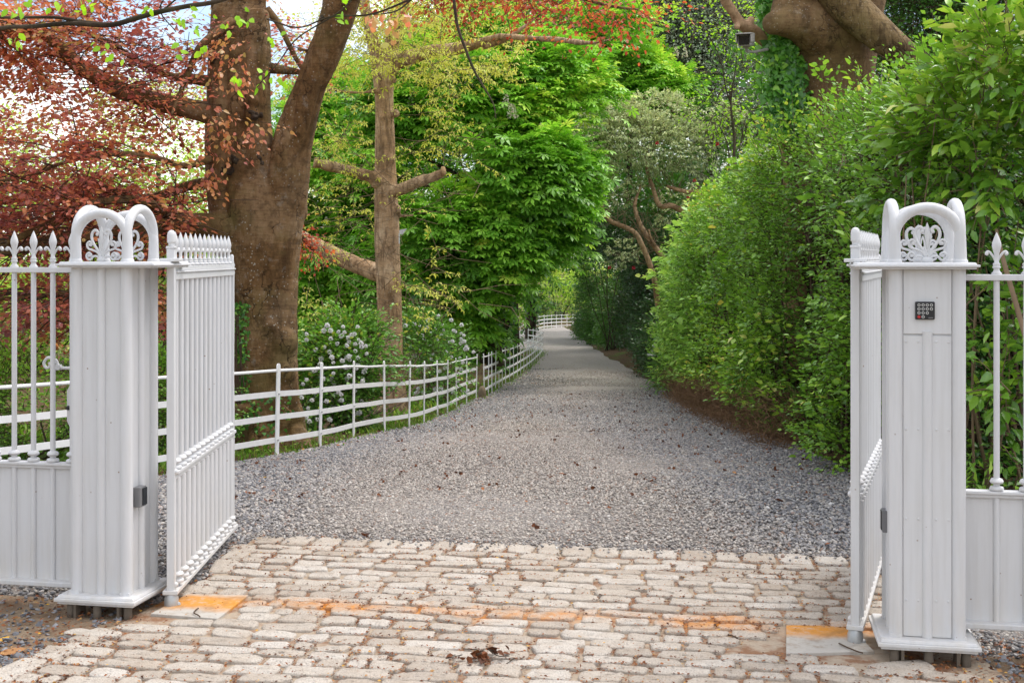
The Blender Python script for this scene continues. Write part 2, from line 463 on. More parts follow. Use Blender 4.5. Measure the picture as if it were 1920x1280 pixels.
def pillar(pos, s, label):
    """s = +1 when the gateway is on the +x side of the pillar"""
    t = thing('gate_pillar', label, 'gate pillar', pos, TH, 'white iron gate pillars')
    a = .155; W = M['white']
    b = MB(); b.box(-a + .026, a - .026, -a + .026, a - .026, .10, 1.645); b.build('shaft', W, t, False)
    for ix in (-1, 1):
        for iy in (-1, 1):
            b = MB(); half_round(b, ix * (a - .029), iy * (a - .029), .029, .10, 1.646, 18)
            b.box(ix * (a - .026) - .024, ix * (a - .026) + .024, iy * (a - .026) - .024, iy * (a - .026) + .024, .101, .12)
            b.build('corner_column', W, t, True, 50)
    ztop = {(0, -1): 1.645 if s > 0 else 1.385}
    for dx, dy in ((0, -1), (0, 1), (1, 0), (-1, 0)):
        b = MB(); o = a - .024
        half_round(b, dx * o, dy * o, 0.0215, .10, ztop.get((dx, dy), 1.645), 14)
        b.build('rib', W, t, True, 50)
    b = MB(); moulded_plate(b, -a - .05, a + .05, -a - .05, a + .05, .064, .106); b.build('base_plate', W, t, False, bevel=.003)
    b = MB()
    moulded_plate(b, -a - .045 - (.10 if s < 0 else 0), a + .045 + (.10 if s > 0 else 0), -a - .045, a + .045, 1.645, 1.673)
    b.build('cap_plate', W, t, False, bevel=.003)
    for k in range(4):
        side = k % 2
        p, r = hoop(a - .022, 1.925 if not side else 1.948, .0225)
        b = MB(); b.tube(p, r, 14, up=(0, 1, 0))
        for e in (-1, 1):
            b.lathe([(.030, 0), (.030, .008), (.024, .018)], 14, (e * (a - .022), 0, 1.672))
        h = b.build('hoop', W, t, True, 60)
        d = a - .024
        h.location = ((0, -d, 0), (d, 0, 0), (0, d, 0), (-d, 0, 0))[k]; h.rotation_euler = (0, 0, k * PI / 2)
        if not side:
            q = bpy.data.objects.new('scroll_ornament', PALM); COL.objects.link(q); q.parent = t
            q.location = (0, (-d, d)[k // 2], 1.672); q.rotation_euler = (0, 0, k * PI / 2)
    for ix, iy in ((-.135, -.165), (.0, -.17), (.15, -.16), (-.12, .10), (.11, .11)):
        b = MB(); b.tube([(ix, iy, -.03), (ix, iy, .066)], [.021, .019], 10); b.build('foot', M['dark_foot'], t)
    for ix in (-.105, .115):
        b = MB(); b.box(ix - .006, ix + .006, -.19, -.10, -.02, .064); b.build('foot_bracket', M['dark_foot'], t, False)
    return t


M['dark_foot'] = plain('muddy iron', (.13, .105, .08), .85, .2, 0, 30, .35, .3)
lp = pillar(LP, 1, 'white iron pillar with the small grey sensor box low on its side face, beside the gate leaf that stands wide open')
rp = pillar(RP, -1, 'white iron pillar carrying the black keypad, in front of the tall green hedge')
# sensor on the gate-side face of one, keypad and panels on the street face of the other
for t, s, yy in ((lp, 1, -.06), (rp, -1, .02)):
    d_ = .022 if s > 0 else .012; b = MB(); x = s * .155; b.box(min(x, x + s * d_) - (.016 if s > 0 else 0), max(x, x + s * d_) + (.016 if s < 0 else 0), yy - .033, yy + .033, .510, .605)
    o = b.build('sensor', M['grey_plastic'], t, False, bevel=.004)
    b = MB(); x = s * (.156 + d_); b.box(x - .003, x + .003, yy - .012, yy + .030, .517, .598); b.build('sensor_window', M['lens'], o, False)
b = MB(); b.box(-.0965, .0965, -.138, -.128, 1.374, 1.644); b.build('keypad_panel', M['white'], rp, False, bevel=.002)
b = MB(); b.box(-.0965, .0965, -.1365, -.128, .11, 1.366)
for z in (1.342, .975, .60, .26):
    for x in (-.085, -.036, .036, .085):
        b.ball((x, -.1365, z), .006, 8, (1, .6, 1))
b.build('front_panel', M['white'], rp, False)
b = MB(); b.box(-.050, .028, -.152, -.138, 1.435, 1.510)
kp = b.build('keypad', M['black'], rp, False, bevel=.004)
cols = (-.036, -.0195, -.003, .0135); rows = (1.496, 1.4795, 1.463, 1.4465)
for r_, n_ in enumerate((4, 4, 3, 2)):
    for c_ in range(n_):
        red = r_ == 3 and c_ == 0
        b = MB(); b.tube([(cols[c_], -.1515, rows[r_]), (cols[c_], -.1545, rows[r_])], .0062, 14)
        kk = b.build('key', M['red'] if red else M['key'], kp, True, 40, label='small red key' if red else None)
        if not red:
            b = MB(); b.tube([(cols[c_], -.154, rows[r_]), (cols[c_], -.1552, rows[r_])], .0034, 12); b.build('key_centre', M['black'], kk, True, 40)
b = MB(); b.box(.002, .020, -.1526, -.1518, 1.4405, 1.4445); b.build('maker_mark', M['grey_plastic'], kp, False)


def gate_leaf(pos, ang, s, ribs, label):
    """s: side of the street face in local y; hinge stile at x = 0"""
    t = thing('gate_leaf', label, 'gate', pos, ang, 'white iron gate leaves')
    W = M['white']; Lx = 1.45
    b = MB(); b.box(-.019, .019, -.019, .019, .07, 1.735); b.box(-.022, .022, -.022, .022, 1.735, 1.748)
    b.lathe([(.015, 1.748), (.014, 1.760), (.020, 1.766), (.0205, 1.80), (.017, 1.815), (.010, 1.823), (.001, 1.826)], 16)
    b.ball((0, s * .02, .66), .014, 10); b.ball((0, s * .02, .115), .014, 10)
    b.build('hinge_stile', W, t, True, 40, bevel=.003)
    b = MB(); b.box(-.045, .045, -.045, .045, 1.673, 1.689); b.build('stile_collar', W, t, False, bevel=.003)
    b = MB(); b.box(Lx - .020, Lx + .004, -.012, .012, .05, 1.665); b.lathe([(.012, 1.665), (.012, 1.70), (.006, 1.71)], 10, (Lx - .008, 0, 0))
    b.build('meeting_stile', W, t, True, 40)
    z = np.linspace(.06, 1.65, 30)
    p = np.stack([Lx + .022 + .007 * np.sin(z * 4.2) + .004 * np.sin(z * 11), np.zeros(30), z], -1)
    b = MB(); b.tube(p, .011, 4, flat=(.6, 1.2), up=(1, 0, 0))
    for zz in (1.60, 1.645): b.ball((Lx + .03, 0, zz), .012, 9)
    b.build('cover_strip', W, t, True, 50)
    b = MB(); b.box(.019, Lx - .02, -.020, .020, 1.585, 1.618); b.box(.019, Lx - .02, -.027, .027, 1.6185, 1.628); b.box(.019, Lx - .02, -.016, .016, 1.6285, 1.652)
    b.build('top_rail', W, t, False, bevel=.003)
    b = MB(); b.box(.019, Lx - .02, -.030, .030, .642, .660); b.box(.019, Lx - .02, -.018, .018, .618, .6415); b.build('middle_rail', W, t, False, bevel=.003)
    b = MB(); b.box(-.03, Lx + .004, -.036, .036, .072, .092); b.box(.019, Lx - .02, -.020, .020, .0925, .108); b.build('bottom_rail', W, t, False, bevel=.003)
    b = MB(); b.box(.019, Lx - .02, -.004 - s * .004, .004 - s * .004, .108, .618); b.build('panel', W, t, False)
    b = MB(); b.lathe([(.030, -.01), (.034, .004), (.034, .05), (.026, .071)], 16); b.ball((0, -.034, .02), .012, 8); b.build('pivot', M['galv'], t, True, 40)
    n = 13; dx = (Lx - .04) / (n + .3)
    mesh = None
    for i in range(n):
        x = .075 + dx * i
        if mesh is None:
            b = MB(); b.tube([(0, 0, .66), (0, 0, 1.586)], .0155, 12); knuckle(b, 0, 0, .66, .0155)
            b.lathe([(.016, 1.652), (.022, 1.656), (.022, 1.662), (.012, 1.668)], 12)
            o = b.build('bar', W, t, True, 50); mesh = o.data
        else:
            o = bpy.data.objects.new('bar', mesh); COL.objects.link(o); o.parent = t
        o.location = (x, 0, 0)
        f = bpy.data.objects.new('finial', FIN); COL.objects.link(f); f.parent = o; f.location = (0, 0, 1.6405)
    if ribs:
        for i in range(n):
            x = .075 + dx * i
            b = MB(); b.tube([(x, s * .008, .108), (x, s * .008, .62)], .019, 12); knuckle(b, x, s * .012, .108, .015)
            b.build('rib', W, t, True, 50)
    else:
        for i in range(n):
            x = .075 + dx * i
            b = MB(); b.tube([(x, -s * .012, .108), (x, -s * .012, .62)], .019, 12); b.build('rib', W, t, True, 50)
    return t


gl = gate_leaf((-1.645, 5.925, 0), math.radians(91.5), -1, True, 'wide open white gate leaf with ribbed lower panel in front of the copper beech trunk')
gr_ = gate_leaf((1.502, 5.365, 0), math.radians(69.5), 1, False, 'white gate leaf seen almost edge-on beside the keypad pillar')


def railing(pos, s, first, pitch, n, zt, zm, zb, label):
    """railing that leaves a pillar in local direction s"""
    t = thing('railing', label, 'railing', pos, TH, 'white roadside railings')
    W = M['white']; x0 = s * .1555; x1 = s * (first + pitch * n)
    lo, hi = min(x0, x1), max(x0, x1)
    b = MB(); b.box(lo, hi, -.020, .020, zt - .026, zt); b.build('top_rail', W, t, False, bevel=.003)
    b = MB(); b.box(lo, hi, -.026, .026, zm - .014, zm); b.box(lo, hi, -.014, .014, zm - .03, zm - .0145); b.build('middle_rail', W, t, False, bevel=.003)
    b = MB(); b.box(lo, hi, -.045, .03, zb - .025, zb); b.build('bottom_rail', W, t, False, bevel=.005)
    b = MB(); b.box(lo, hi, .004, .012, zb, zm - .03); b.build('panel', W, t, False)
    mesh = None; rib = None
    for i in range(n):
        x = s * (first + pitch * i)
        if mesh is None:
            b = MB(); b.tube([(0, 0, zm), (0, 0, zt - .026)], .0125, 12); knuckle(b, 0, 0, zm, .0125)
            o = b.build('bar', W, t, True, 50); mesh = o.data
            b = MB(); b.tube([(0, .002, zb), (0, .002, zm - .03)], .0135, 12); r = b.build('rib', W, t, True, 50); rib = r.data
        else:
            o = bpy.data.objects.new('bar', mesh); COL.objects.link(o); o.parent = t
            r = bpy.data.objects.new('rib', rib); COL.objects.link(r); r.parent = t
        o.location = (x, 0, 0); r.location = (x, 0, 0)
        f = bpy.data.objects.new('finial', FIN); COL.objects.link(f); f.parent = o; f.location = (0, 0, zt)
    return t


rl = railing(LP, -1, .155 + .072, .1035, 16, 1.645, .695, .122, 'white spear-topped railing with the lock plate and curled latch, beside the open gate leaf')
rr = railing(RP, 1, .155 + .146, .119, 14, 1.622, .705, .150, 'white spear-topped railing in front of the broad-leaved laurel and ivy')
# lock plate and curled latch behind the left railing
b = MB()
pts = [(-.155, .84), (-.155, 1.07), (-.285, 1.07), (-.306, 1.035), (-.306, .885), (-.285, .845)]
V = np.array([(x, y, z) for y in (.085, .097) for x, z in pts]); n_ = len(pts)
b.add(V, [np.arange(n_)[::-1].copy(), n_ + np.arange(n_), np.array([[i, (i + 1) % n_, n_ + (i + 1) % n_, n_ + i] for i in range(n_)])])
o = b.build('lock_plate', M['white'], rl, False)
b = MB(); b.tube([(-.297, .0855, .95), (-.297, .080, .95)], .011, 14); b.build('key_hole', M['black'], o)
b = MB(); p = spline([(-.155, .06, 1.150), (-.25, .06, 1.150), (-.325, .06, 1.152), (-.352, .06, 1.188), (-.392, .06, 1.198), (-.415, .06, 1.172), (-.402, .06, 1.148), (-.380, .06, 1.158), (-.386, .06, 1.176)], 6)
b.tube(p, .0075, 8); b.box(-.345, -.325, .045, .075, 1.140, 1.165); b.build('latch', M['white'], rl, True, 50)
# ------------------------------------------------------------------ estate fence: flat posts, one round and three flat rails
HF = .85
RAILS = ((.97, .0145, 'round'), (.70, .026, 'flat'), (.43, .026, 'flat'), (.165, .026, 'flat'))


def fence(pts, label, lean=.03, seed=0, label_grp='white estate fence sections'):
    r = random.Random(seed)
    c = np.mean([p[:2] for p in pts], axis=0)
    org = np.array([c[0], c[1], g(c[1])])
    t = thing('estate_fence', label, 'fence', org, 0, label_grp)
    pts = [np.array([p[0], p[1], p[2] if len(p) > 2 else g(p[1])], float) for p in pts]
    tops = []
    for i, p in enumerate(pts):
        d = pts[min(i + 1, len(pts) - 1)] - pts[max(i - 1, 0)]; d[2] = 0; d /= np.linalg.norm(d)
        nrm = np.array([d[1], -d[0], 0])
        ax = np.array([0, 0, 1.0]) + d * r.uniform(-lean, lean) + nrm * r.uniform(-lean, lean) * .6; ax /= np.linalg.norm(ax)
        tops.append((p, ax, nrm, d))
        b = MB(); w = .027 if i % 3 else .030; th = .007
        Mx = Matrix.Identity(4)
        for k_, v in enumerate((d, nrm, ax)):
            for j in range(3): Mx[j][k_] = v[j]
        Mx.translation = Vector(p - org)
        b.box(-w, w, -th, th, -.12, HF + .015, Mx)
        b.tube([(p - org) + ax * (HF + .015) - nrm * .0068, (p - org) + ax * (HF + .015) + nrm * .0068], w * .98, 14)
        o = b.build('post', M['fence'], t, False)
        for f, _, _k in RAILS[1:]:
            q = (p - org) + ax * HF * f
            if p[1] < 40 and r.random() < .5:
                b = MB(); b.tube([q + nrm * .006, q + nrm * .020], .009, 8); b.build('bolt', M['galv'], o)
    for f, h, kind in RAILS:
        q = np.array([p - org + ax * HF * f - nrm * .012 for p, ax, nrm, d in tops])
        # straight bars between posts, with a slight sag
        path = []
        for i in range(len(q) - 1):
            for a_ in (0, .5):
                w_ = q[i] * (1 - a_) + q[i + 1] * a_
                if a_: w_ = w_ - np.array([0, 0, r.uniform(0, .008)])
                path.append(w_)
        path.append(q[-1])
        b = MB()
        if kind == 'round': b.tube(path, h, 8)
        else: b.tube(path, h * 1.02, 4, flat=(1.414, .30))
        b.build('rail', M['fence'], t, kind == 'round', 45)
    return t


def fx(px, Y): return (px - CX) / F_PX * Y


FN = [(-5.6, 4.9), (-4.95, 6.1), (-4.45, 7.3), (-3.9, 8.45), (-3.25, 9.7), (-2.75, 10.9), (fx(519, 12.1), 12.1), (fx(600, 13.0), 13.0), (fx(663, 14.3), 14.3), (fx(721, 15.8), 15.8), (fx(767, 16.8), 16.8),
      (fx(795, 17.9), 17.9), (fx(820.5, 19.6), 19.6), (fx(839, 20.6), 20.6), (fx(856, 22.0), 22.0), (fx(875, 23.6), 23.6), (fx(893, 25), 25)]
FA = [(fx(908, 25.4), 25.4), (fx(919, 26.6), 26.6), (fx(929, 28), 28), (fx(938.5, 29.3), 29.3), (fx(948, 30.8), 30.8), (fx(959, 32.4), 32.4), (fx(970, 34.2), 34.2), (fx(979, 35.8), 35.8), (fx(988, 37.6), 37.6),
      (fx(995.5, 39.4), 39.4), (fx(1001, 41.2), 41.2), (fx(1006, 43), 43), (fx(1011, 45), 45), (fx(1015, 47), 47), (fx(1018, 49), 49), (fx(1012, 50.5), 50.5), (fx(1000, 51.6), 51.6), (fx(985, 52.4), 52.4)]
FB = [(fx(x, y), y) for x, y in ((962, 57), (968, 60), (976, 63), (984, 66), (993, 69), (1002, 72), (1011, 75), (1019.5, 78))]
FC = [(fx(x, y), y) for x, y in ((1020.5, 78.2), (1026, 79), (1034, 80), (1043, 81), (1053, 81.8), (1063, 82.4), (1074, 83), (1086, 83.4), (1099, 83.6), (1114, 83.5), (1130, 83.2))]
FA = [tuple(v) for v in np.stack([np.interp(np.arange(0, len(FA) - .99, 2 / 3), np.arange(len(FA)), [p[k_] for p in FA]) for k_ in (0, 1)], -1)]
fence(FN, 'white estate fence in front of the beech trunk and the white rhododendrons', seed=3)
fence(FA, 'white estate fence beyond the gap with the boulder, curving round the bend', seed=4)
fence(FB, 'short far white fence between the two ivy trunks and the dark round bush', seed=5)
fence(FC, 'far white fence across the end of the drive, below the pale green shrub', seed=6)
# weathered boulder in the gap between two fence sections
b = MB(); b.ball((0, 0, .10), .12, 16, (.70, .8, 1.3))
V = b.V[0]; b.V[0] = V + wav(V, 9, 3)[:, None] * .025
o = b.build('boulder', plain('mossy stone', (.20, .155, .10), .9, .2, 0, 9, .4, .6)); o.location = (fx(903, 25.2), 25.2, float(g(25.2)) - .03)
tag(o, 'small rounded brown boulder standing in the gap between two white fence sections', 'boulder')
AU = np.array([math.cos(math.radians(-8.8)), math.sin(math.radians(-8.8))]); AV = np.array([-AU[1], AU[0]])
A0 = np.array([-1.55, 7.42])
# ------------------------------------------------------------------ ground, drive, cobbles
# woodland floor: one sheet to the horizon
xs = np.concatenate([np.linspace(-260, -16, 26), np.linspace(-15, 15, 76), np.linspace(16, 260, 26)])
ys = np.concatenate([np.linspace(-60, -2, 16), np.linspace(-1, 40, 140), np.linspace(41, 120, 80), np.linspace(125, 420, 30)])
X, Y = np.meshgrid(xs, ys)
pt = np.stack([X.ravel(), Y.ravel(), np.zeros(X.size)], -1)
Z = g(pt[:, 1]) - .035 + .03 * wav(pt, 2.0, 5) * np.clip((np.abs(pt[:, 0] - .3) - 3) / 2, 0, 1)
bank = np.clip((pt[:, 0] - 3.3) / 2.5, 0, 1) * .35 * np.clip((pt[:, 1] - 9) / 4, 0, 1)
Z = Z + bank + np.clip((-pt[:, 0] - 6) / 20, 0, 1) * .4
V = np.stack([pt[:, 0], pt[:, 1], Z], -1)
nx, ny = len(xs), len(ys)
i, j = np.meshgrid(np.arange(ny - 1), np.arange(nx - 1), indexing='ij')
Q = np.stack([i * nx + j, i * nx + j + 1, (i + 1) * nx + j + 1, (i + 1) * nx + j], -1).reshape(-1, 4)
k = NT('woodland floor'); v = k.pos()
n1 = k.noise(v, 1.1, 5, .6); n2 = k.noise(v, 30, 5, .7)
c = k.ramp(n2, [(.3, (.045, .028, .014)), (.55, (.12, .075, .04)), (.75, (.22, .15, .09))])
gcol = k.ramp(n2, [(.3, (.035, .07, .012)), (.7, (.12, .20, .03))])
c = k.mix(k.ramp(n1, [(.52, 0), (.62, 1)]), c, gcol)
k.pbr(c, .95, .1, 0, k.bump(n2, .8, .04))
tag(MB().add(V, Q).build('ground', k.m), kind='structure')


def poly_left(y):
    """left edge of the gravel: a hand's breadth inside the fence"""
    f = np.array([p for p in FN + [p for p in FA if p[1] < 49.2]])
    x = np.interp(y, f[:, 1], f[:, 0])
    x = np.where(y > 49, np.interp(y, [49, 52, 56, 60, 78, 84, 90], [1.24, .4, -2, -2.5, 1.7, 3, 6]), x)
    return x


def poly_right(y):
    return np.interp(y, [4, 7, 10, 16.3, 25, 32, 40, 48, 56, 64, 70, 76, 80, 84, 90], [6.5, 3.6, 2.95, 3.12, 3.55, 4.15, 4.65, 4.65, 4.25, 3.95, 4.6, 7, 12, 16, 16])


APR = np.array([(-1.55, 7.42), (1.96, 6.88), (2.0, 4.2), (2.4, 2.2), (-3.2, 2.2), (-2.22, 4.5), (-1.80, 5.7), (-1.60, 6.5)])  # cobbled apron
LVP = np.array([(-9, 2.2), (-3.2, 2.2), (-2.22, 4.5), (-1.80, 5.7), (-1.70, 6.0), (-9, 7.35)])
RVP = np.array([(2.4, 2.2), (9, 2.2), (9, 3.9), (1.98, 5.22), (2.0, 4.2)])


def inside(poly, x, y):
    r = np.zeros(len(x), bool); n = len(poly); j = n - 1
    for i in range(n):
        xi, yi = poly[i]; xj, yj = poly[j]
        cnd = ((yi > y) != (yj > y)) & (x < (xj - xi) * (y - yi) / (yj - yi + 1e-12) + xi)
        r ^= cnd; j = i
    return r


ys = np.concatenate([np.linspace(4.0, 30, 130), np.linspace(30.5, 84, 108)])
W = 22; V = []
for y in ys:
    l_, r_ = float(poly_left(y)), float(poly_right(y))
    for q in range(W + 1):
        x = l_ + (r_ - l_) * q / W
        V.append((x, y, 0))
V = np.array(V); e = np.abs(np.tile(np.linspace(-1, 1, W + 1), len(ys)))
V[:, 0] += wav(V * [1, 1, 1], 2.5, 9) * .07 * (e > .99)
SINK = inside(APR, V[:, 0], V[:, 1]) | inside(LVP, V[:, 0], V[:, 1]) | inside(RVP, V[:, 0], V[:, 1])
V[:, 2] = -.05 * SINK + g(V[:, 1]) + .012 * wav(V, 1.6, 11) * (1 - e ** 4) + .02 * (1 - e ** 2) - .010
nr = W + 1
i, j = np.meshgrid(np.arange(len(ys) - 1), np.arange(W), indexing='ij')
Q = np.stack([i * nr + j, i * nr + j + 1, (i + 1) * nr + j + 1, (i + 1) * nr + j], -1).reshape(-1, 4)
GRAV = [(0, (.072, .075, .085)), (.3, (.185, .188, .203)), (.58, (.30, .298, .305)), (.74, (.38, .34, .295)), (.88, (.48, .465, .44)), (.95, (.21, .11, .07)), (1, (.70, .70, .68))]
GRAV_TAN = [(0, (.21, .185, .165)), (.3, (.37, .33, .295)), (.55, (.47, .42, .375)), (.72, (.53, .465, .40)), (.86, (.60, .555, .495)), (.95, (.26, .145, .09)), (1, (.70, .67, .62))]


def track_fac(kk, v):
    """compacted paler wheel tracks: noise stretched along the drive and the lateral position kept in the mesh"""
    a = kk.attr('tint')
    nz = kk.noise(kk.map(v, (1.2, .25, 1)), 1.0, 4, .6)
    lane = kk.ramp(a, [(.06, 0), (.26, .75), (.42, 1), (.6, .95), (.74, .8), (.92, 0)])
    return kk.math('MULTIPLY', lane, kk.ramp(nz, [(.30, .25), (.58, 1)]))


k = NT('gravel drive'); v = k.pos()
cell = k.vor(v, 62, 'Color'); sep = k.n('ShaderNodeSeparateColor'); k.l(cell, sep.inputs[0])
dd = k.vor(v, 62)
c1 = k.ramp(sep.outputs[0], GRAV); c2 = k.ramp(sep.outputs[0], GRAV_TAN)
c = k.mix(track_fac(k, v), c1, c2)
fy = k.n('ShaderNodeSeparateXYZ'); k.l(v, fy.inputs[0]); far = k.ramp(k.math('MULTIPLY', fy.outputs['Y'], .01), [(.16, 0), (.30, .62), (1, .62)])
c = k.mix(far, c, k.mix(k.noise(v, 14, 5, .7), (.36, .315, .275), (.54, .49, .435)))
fl = k.noise(v, 7, 6, .7)
c = k.mix(k.math('MULTIPLY', k.ramp(fl, [(.56, 0), (.74, 1)]), .5), c, (.15, .095, .06))
c = k.mix(k.math('MULTIPLY', k.math('MULTIPLY', k.ramp(dd, [(.25, 0), (.6, 1)]), .55), k.math('SUBTRACT', 1.0, far)), c, (.05, .045, .04))
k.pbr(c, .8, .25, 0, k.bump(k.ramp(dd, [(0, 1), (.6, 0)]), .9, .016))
t_lane = np.tile(np.linspace(0, 1, W + 1), len(ys))
tag(MB().add(V, Q, t_lane).build('gravel_drive', k.m), kind='structure')

# loose pebbles on the drive and on the verges outside the gate
ph = (1 + 5 ** .5) / 2
ICO_V = np.array([(-1, ph, 0), (1, ph, 0), (-1, -ph, 0), (1, -ph, 0), (0, -1, ph), (0, 1, ph), (0, -1, -ph), (0, 1, -ph), (ph, 0, -1), (ph, 0, 1), (-ph, 0, -1), (-ph, 0, 1)]) / math.sqrt(1 + ph * ph)
ICO_F = np.array([(0, 11, 5), (0, 5, 1), (0, 1, 7), (0, 7, 10), (0, 10, 11), (1, 5, 9), (5, 11, 4), (11, 10, 2), (10, 7, 6), (7, 1, 8), (3, 9, 4), (3, 4, 2), (3, 2, 6), (3, 6, 8), (3, 8, 9), (4, 9, 5), (2, 4, 11), (6, 2, 10), (8, 6, 7), (9, 8, 1)])


def rand_rot(n):
    q = rng.normal(size=(n, 4)); q /= np.linalg.norm(q, axis=1)[:, None]
    w, x, y, z = q.T
    return np.stack([np.stack([1 - 2 * (y * y + z * z), 2 * (x * y - z * w), 2 * (x * z + y * w)], -1),
                     np.stack([2 * (x * y + z * w), 1 - 2 * (x * x + z * z), 2 * (y * z - x * w)], -1),
                     np.stack([2 * (x * z - y * w), 2 * (y * z + x * w), 1 - 2 * (x * x + y * y)], -1)], 1)


def pebbles(pts, size, tint, flat=.6):
    n = len(pts)
    sc = rng.uniform(.65, 1.25, (n, 3)) * size[:, None]; sc[:, 2] *= flat
    V0 = ICO_V[None] * (1 + rng.uniform(-.16, .16, (n, 12, 1))) * sc[:, None, :]
    a = rng.uniform(0, 6.28, n); ca, sa = np.cos(a), np.sin(a)
    R = np.zeros((n, 3, 3)); R[:, 0, 0] = ca; R[:, 0, 1] = -sa; R[:, 1, 0] = sa; R[:, 1, 1] = ca; R[:, 2, 2] = 1
    tl = rng.normal(0, .3, (n, 2)); R[:, 2, 0] = tl[:, 0]; R[:, 2, 1] = tl[:, 1]
    V = np.einsum('nij,nkj->nki', R, V0) + pts[:, None, :]
    F = (ICO_F[None] + (np.arange(n) * 12)[:, None, None]).reshape(-1, 3)
    return V.reshape(-1, 3), F, np.repeat(tint, 12)


def lane_t(x, y): return np.clip((x - poly_left(y)) / (poly_right(y) - poly_left(y)), 0, 1)


def drive_pts(n, y0, y1):
    y = y0 + (y1 - y0) * rng.random(n); l_, r_ = poly_left(y), poly_right(y)
    u = rng.random(n); x = l_ + (r_ - l_) * u
    m = ~(inside(APR, x, y) | inside(LVP, x, y) | inside(RVP, x, y))
    x, y, u = x[m], y[m], u[m]
    z = g(y) + .02 * (1 - (2 * u - 1) ** 2) - .006
    return np.stack([x, y, z], -1), u


k = NT('gravel stones'); v = k.pos()
c = k.mix(k.attr('lane'), k.ramp(k.attr(), GRAV), k.ramp(k.attr(), GRAV_TAN))
c = k.mix(k.math('MULTIPLY', k.noise(v, 120, 3), .35), c, (.10, .09, .08))
k.pbr(c, .7, .3); M['gravel'] = k.m
PB = MB(); lane_all = []
for n_, y0, y1, s0, s1 in ((92000, 4.6, 10.2, .0066, .0140), (70000, 10.2, 15, .0072, .0138), (46000, 15, 24, .0088, .0150), (16000, 23, 30, .010, .017), (7000, 28, 38, .011, .018)):
    p, u = drive_pts(n_, y0, y1)
    nz = .5 + .5 * wav(p * [1.2, .25, 1], 1.5, 21)
    ln = np.interp(u, [.10, .30, .42, .6, .74, .90], [0, .8, 1, .95, .85, 0]) * np.clip(nz * 1.3, .2, 1)
    ln = np.clip(ln * np.interp(p[:, 1], [7, 13], [1.0, 1.3]) + rng.normal(0, .12, len(p)), 0, 1)
    sz = rng.uniform(s0, s1, len(p)) * np.where(rng.random(len(p)) < .06, 1.5, 1) * (1.12 - .36 * ln)
    p[:, 2] += sz * .12
    V, F, t = pebbles(p, sz, np.clip(rng.random(len(p)), 0, 1)); PB.add(V, F, t); lane_all.append(np.repeat(ln, 12))
n_ = 900; u_ = rng.uniform(0, 3.5, n_); w_ = -np.abs(rng.normal(0, .10, n_)) + .05
p = np.stack([A0[0] + AU[0] * u_ + AV[0] * w_, A0[1] + AU[1] * u_ + AV[1] * w_, np.where(rng.random(n_) < .5, .026, .014)], -1)
V, F, t = pebbles(p, rng.uniform(.005, .011, n_), rng.random(n_)); PB.add(V, F, t); lane_all.append(np.full(len(V), .3))
o = PB.build('gravel_stones', M['gravel'])
a = o.data.attributes.new('lane', 'FLOAT', 'POINT'); a.data.foreach_set('value', np.concatenate(lane_all).astype(np.float32))
tag(o, 'loose grey and buff gravel covering the drive', 'gravel', kind='stuff')

# verges either side of the apron
for nm, poly, col1, col2 in (
        ('left_verge', LVP, (.30, .215, .135), (.40, .31, .22)),
        ('right_verge', RVP, (.20, .14, .09), (.32, .24, .165))):
    k = NT(nm); v = k.pos(); n1 = k.noise(v, 45, 6, .7); n2 = k.noise(v, 3.5, 4)
    c = k.mix(n1, [x * .6 for x in col1], col2); c = k.mix(k.ramp(n2, [(.45, 0), (.65, .6)]), c, (.16, .09, .05))
    k.pbr(c, .95, .1, 0, k.bump(n1, .8, .02))
    b = MB(); b.add([(x, y, .0005 + (-.006 if y > 7 else 0)) for x, y in poly], [np.arange(len(poly))]); tag(b.build(nm, k.m), kind='structure')

PV = MB(); lane_all = []
for n_, box, tn in ((5200, (-4.2, -1.75, 4.3, 5.45), 0), (900, (-4.2, -1.7, 5.4, 6.2), 0), (6500, (1.95, 4.4, 5.35, 6.9), 1), (1500, (1.62, 4, 4.6, 5.3), 0)):
    x = rng.uniform(box[0], box[1], n_); y = rng.uniform(box[2], box[3], n_)
    d = np.stack([x, y, np.full(n_, .004)], -1)
    m = ~inside(APR - [[.03, 0]] * len(APR), x, y) & (wav(d, 3.2, 31) + rng.normal(0, .35, n_) > -.25)
    d = d[m]; sz = rng.uniform(.006, .014, len(d)) * np.where(rng.random(len(d)) < .1, 1.6, 1)
    t = rng.random(len(d)) * .62
    V, F, t = pebbles(d, sz, t, .55); PV.add(V, F, t); lane_all.append(np.full(len(V), 0.0))
o = PV.build('verge_stones', M['gravel'], smooth=False)
a = o.data.attributes.new('lane', 'FLOAT', 'POINT'); a.data.foreach_set('value', np.concatenate(lane_all).astype(np.float32))
tag(o, 'crushed blue grey stones scattered on the bare earth beside the cobbles', 'stones', kind='stuff')

# ------------------------------------------------------------------ cobbles: rows laid across the gateway
SLABS = [np.array([P(282, 1157, 5.78)[:2], P(352, 1119, 6.12)[:2], P(466, 1121, 6.10)[:2], P(408, 1166, 5.70)[:2]]),
         np.array([P(1474, 1178, 5.60)[:2], P(1592, 1180, 5.59)[:2], P(1640, 1228, 5.23)[:2], P(1474, 1232, 5.20)[:2]])]
EDGE = inside
k = NT('cobble bed'); v = k.pos(); n1 = k.noise(v, 60, 6, .7); n2 = k.noise(v, 6, 5, .65)
c = k.mix(n1, (.29, .23, .17), (.46, .38, .29)); c = k.mix(k.ramp(n2, [(.46, 0), (.60, .8)]), c, (.20, .085, .038))
# rust washed across the gate line
sx = k.n('ShaderNodeSeparateXYZ'); k.l(k.map(v, (1, 1, 1), (0, 0, math.radians(8.3))), sx.inputs[0])


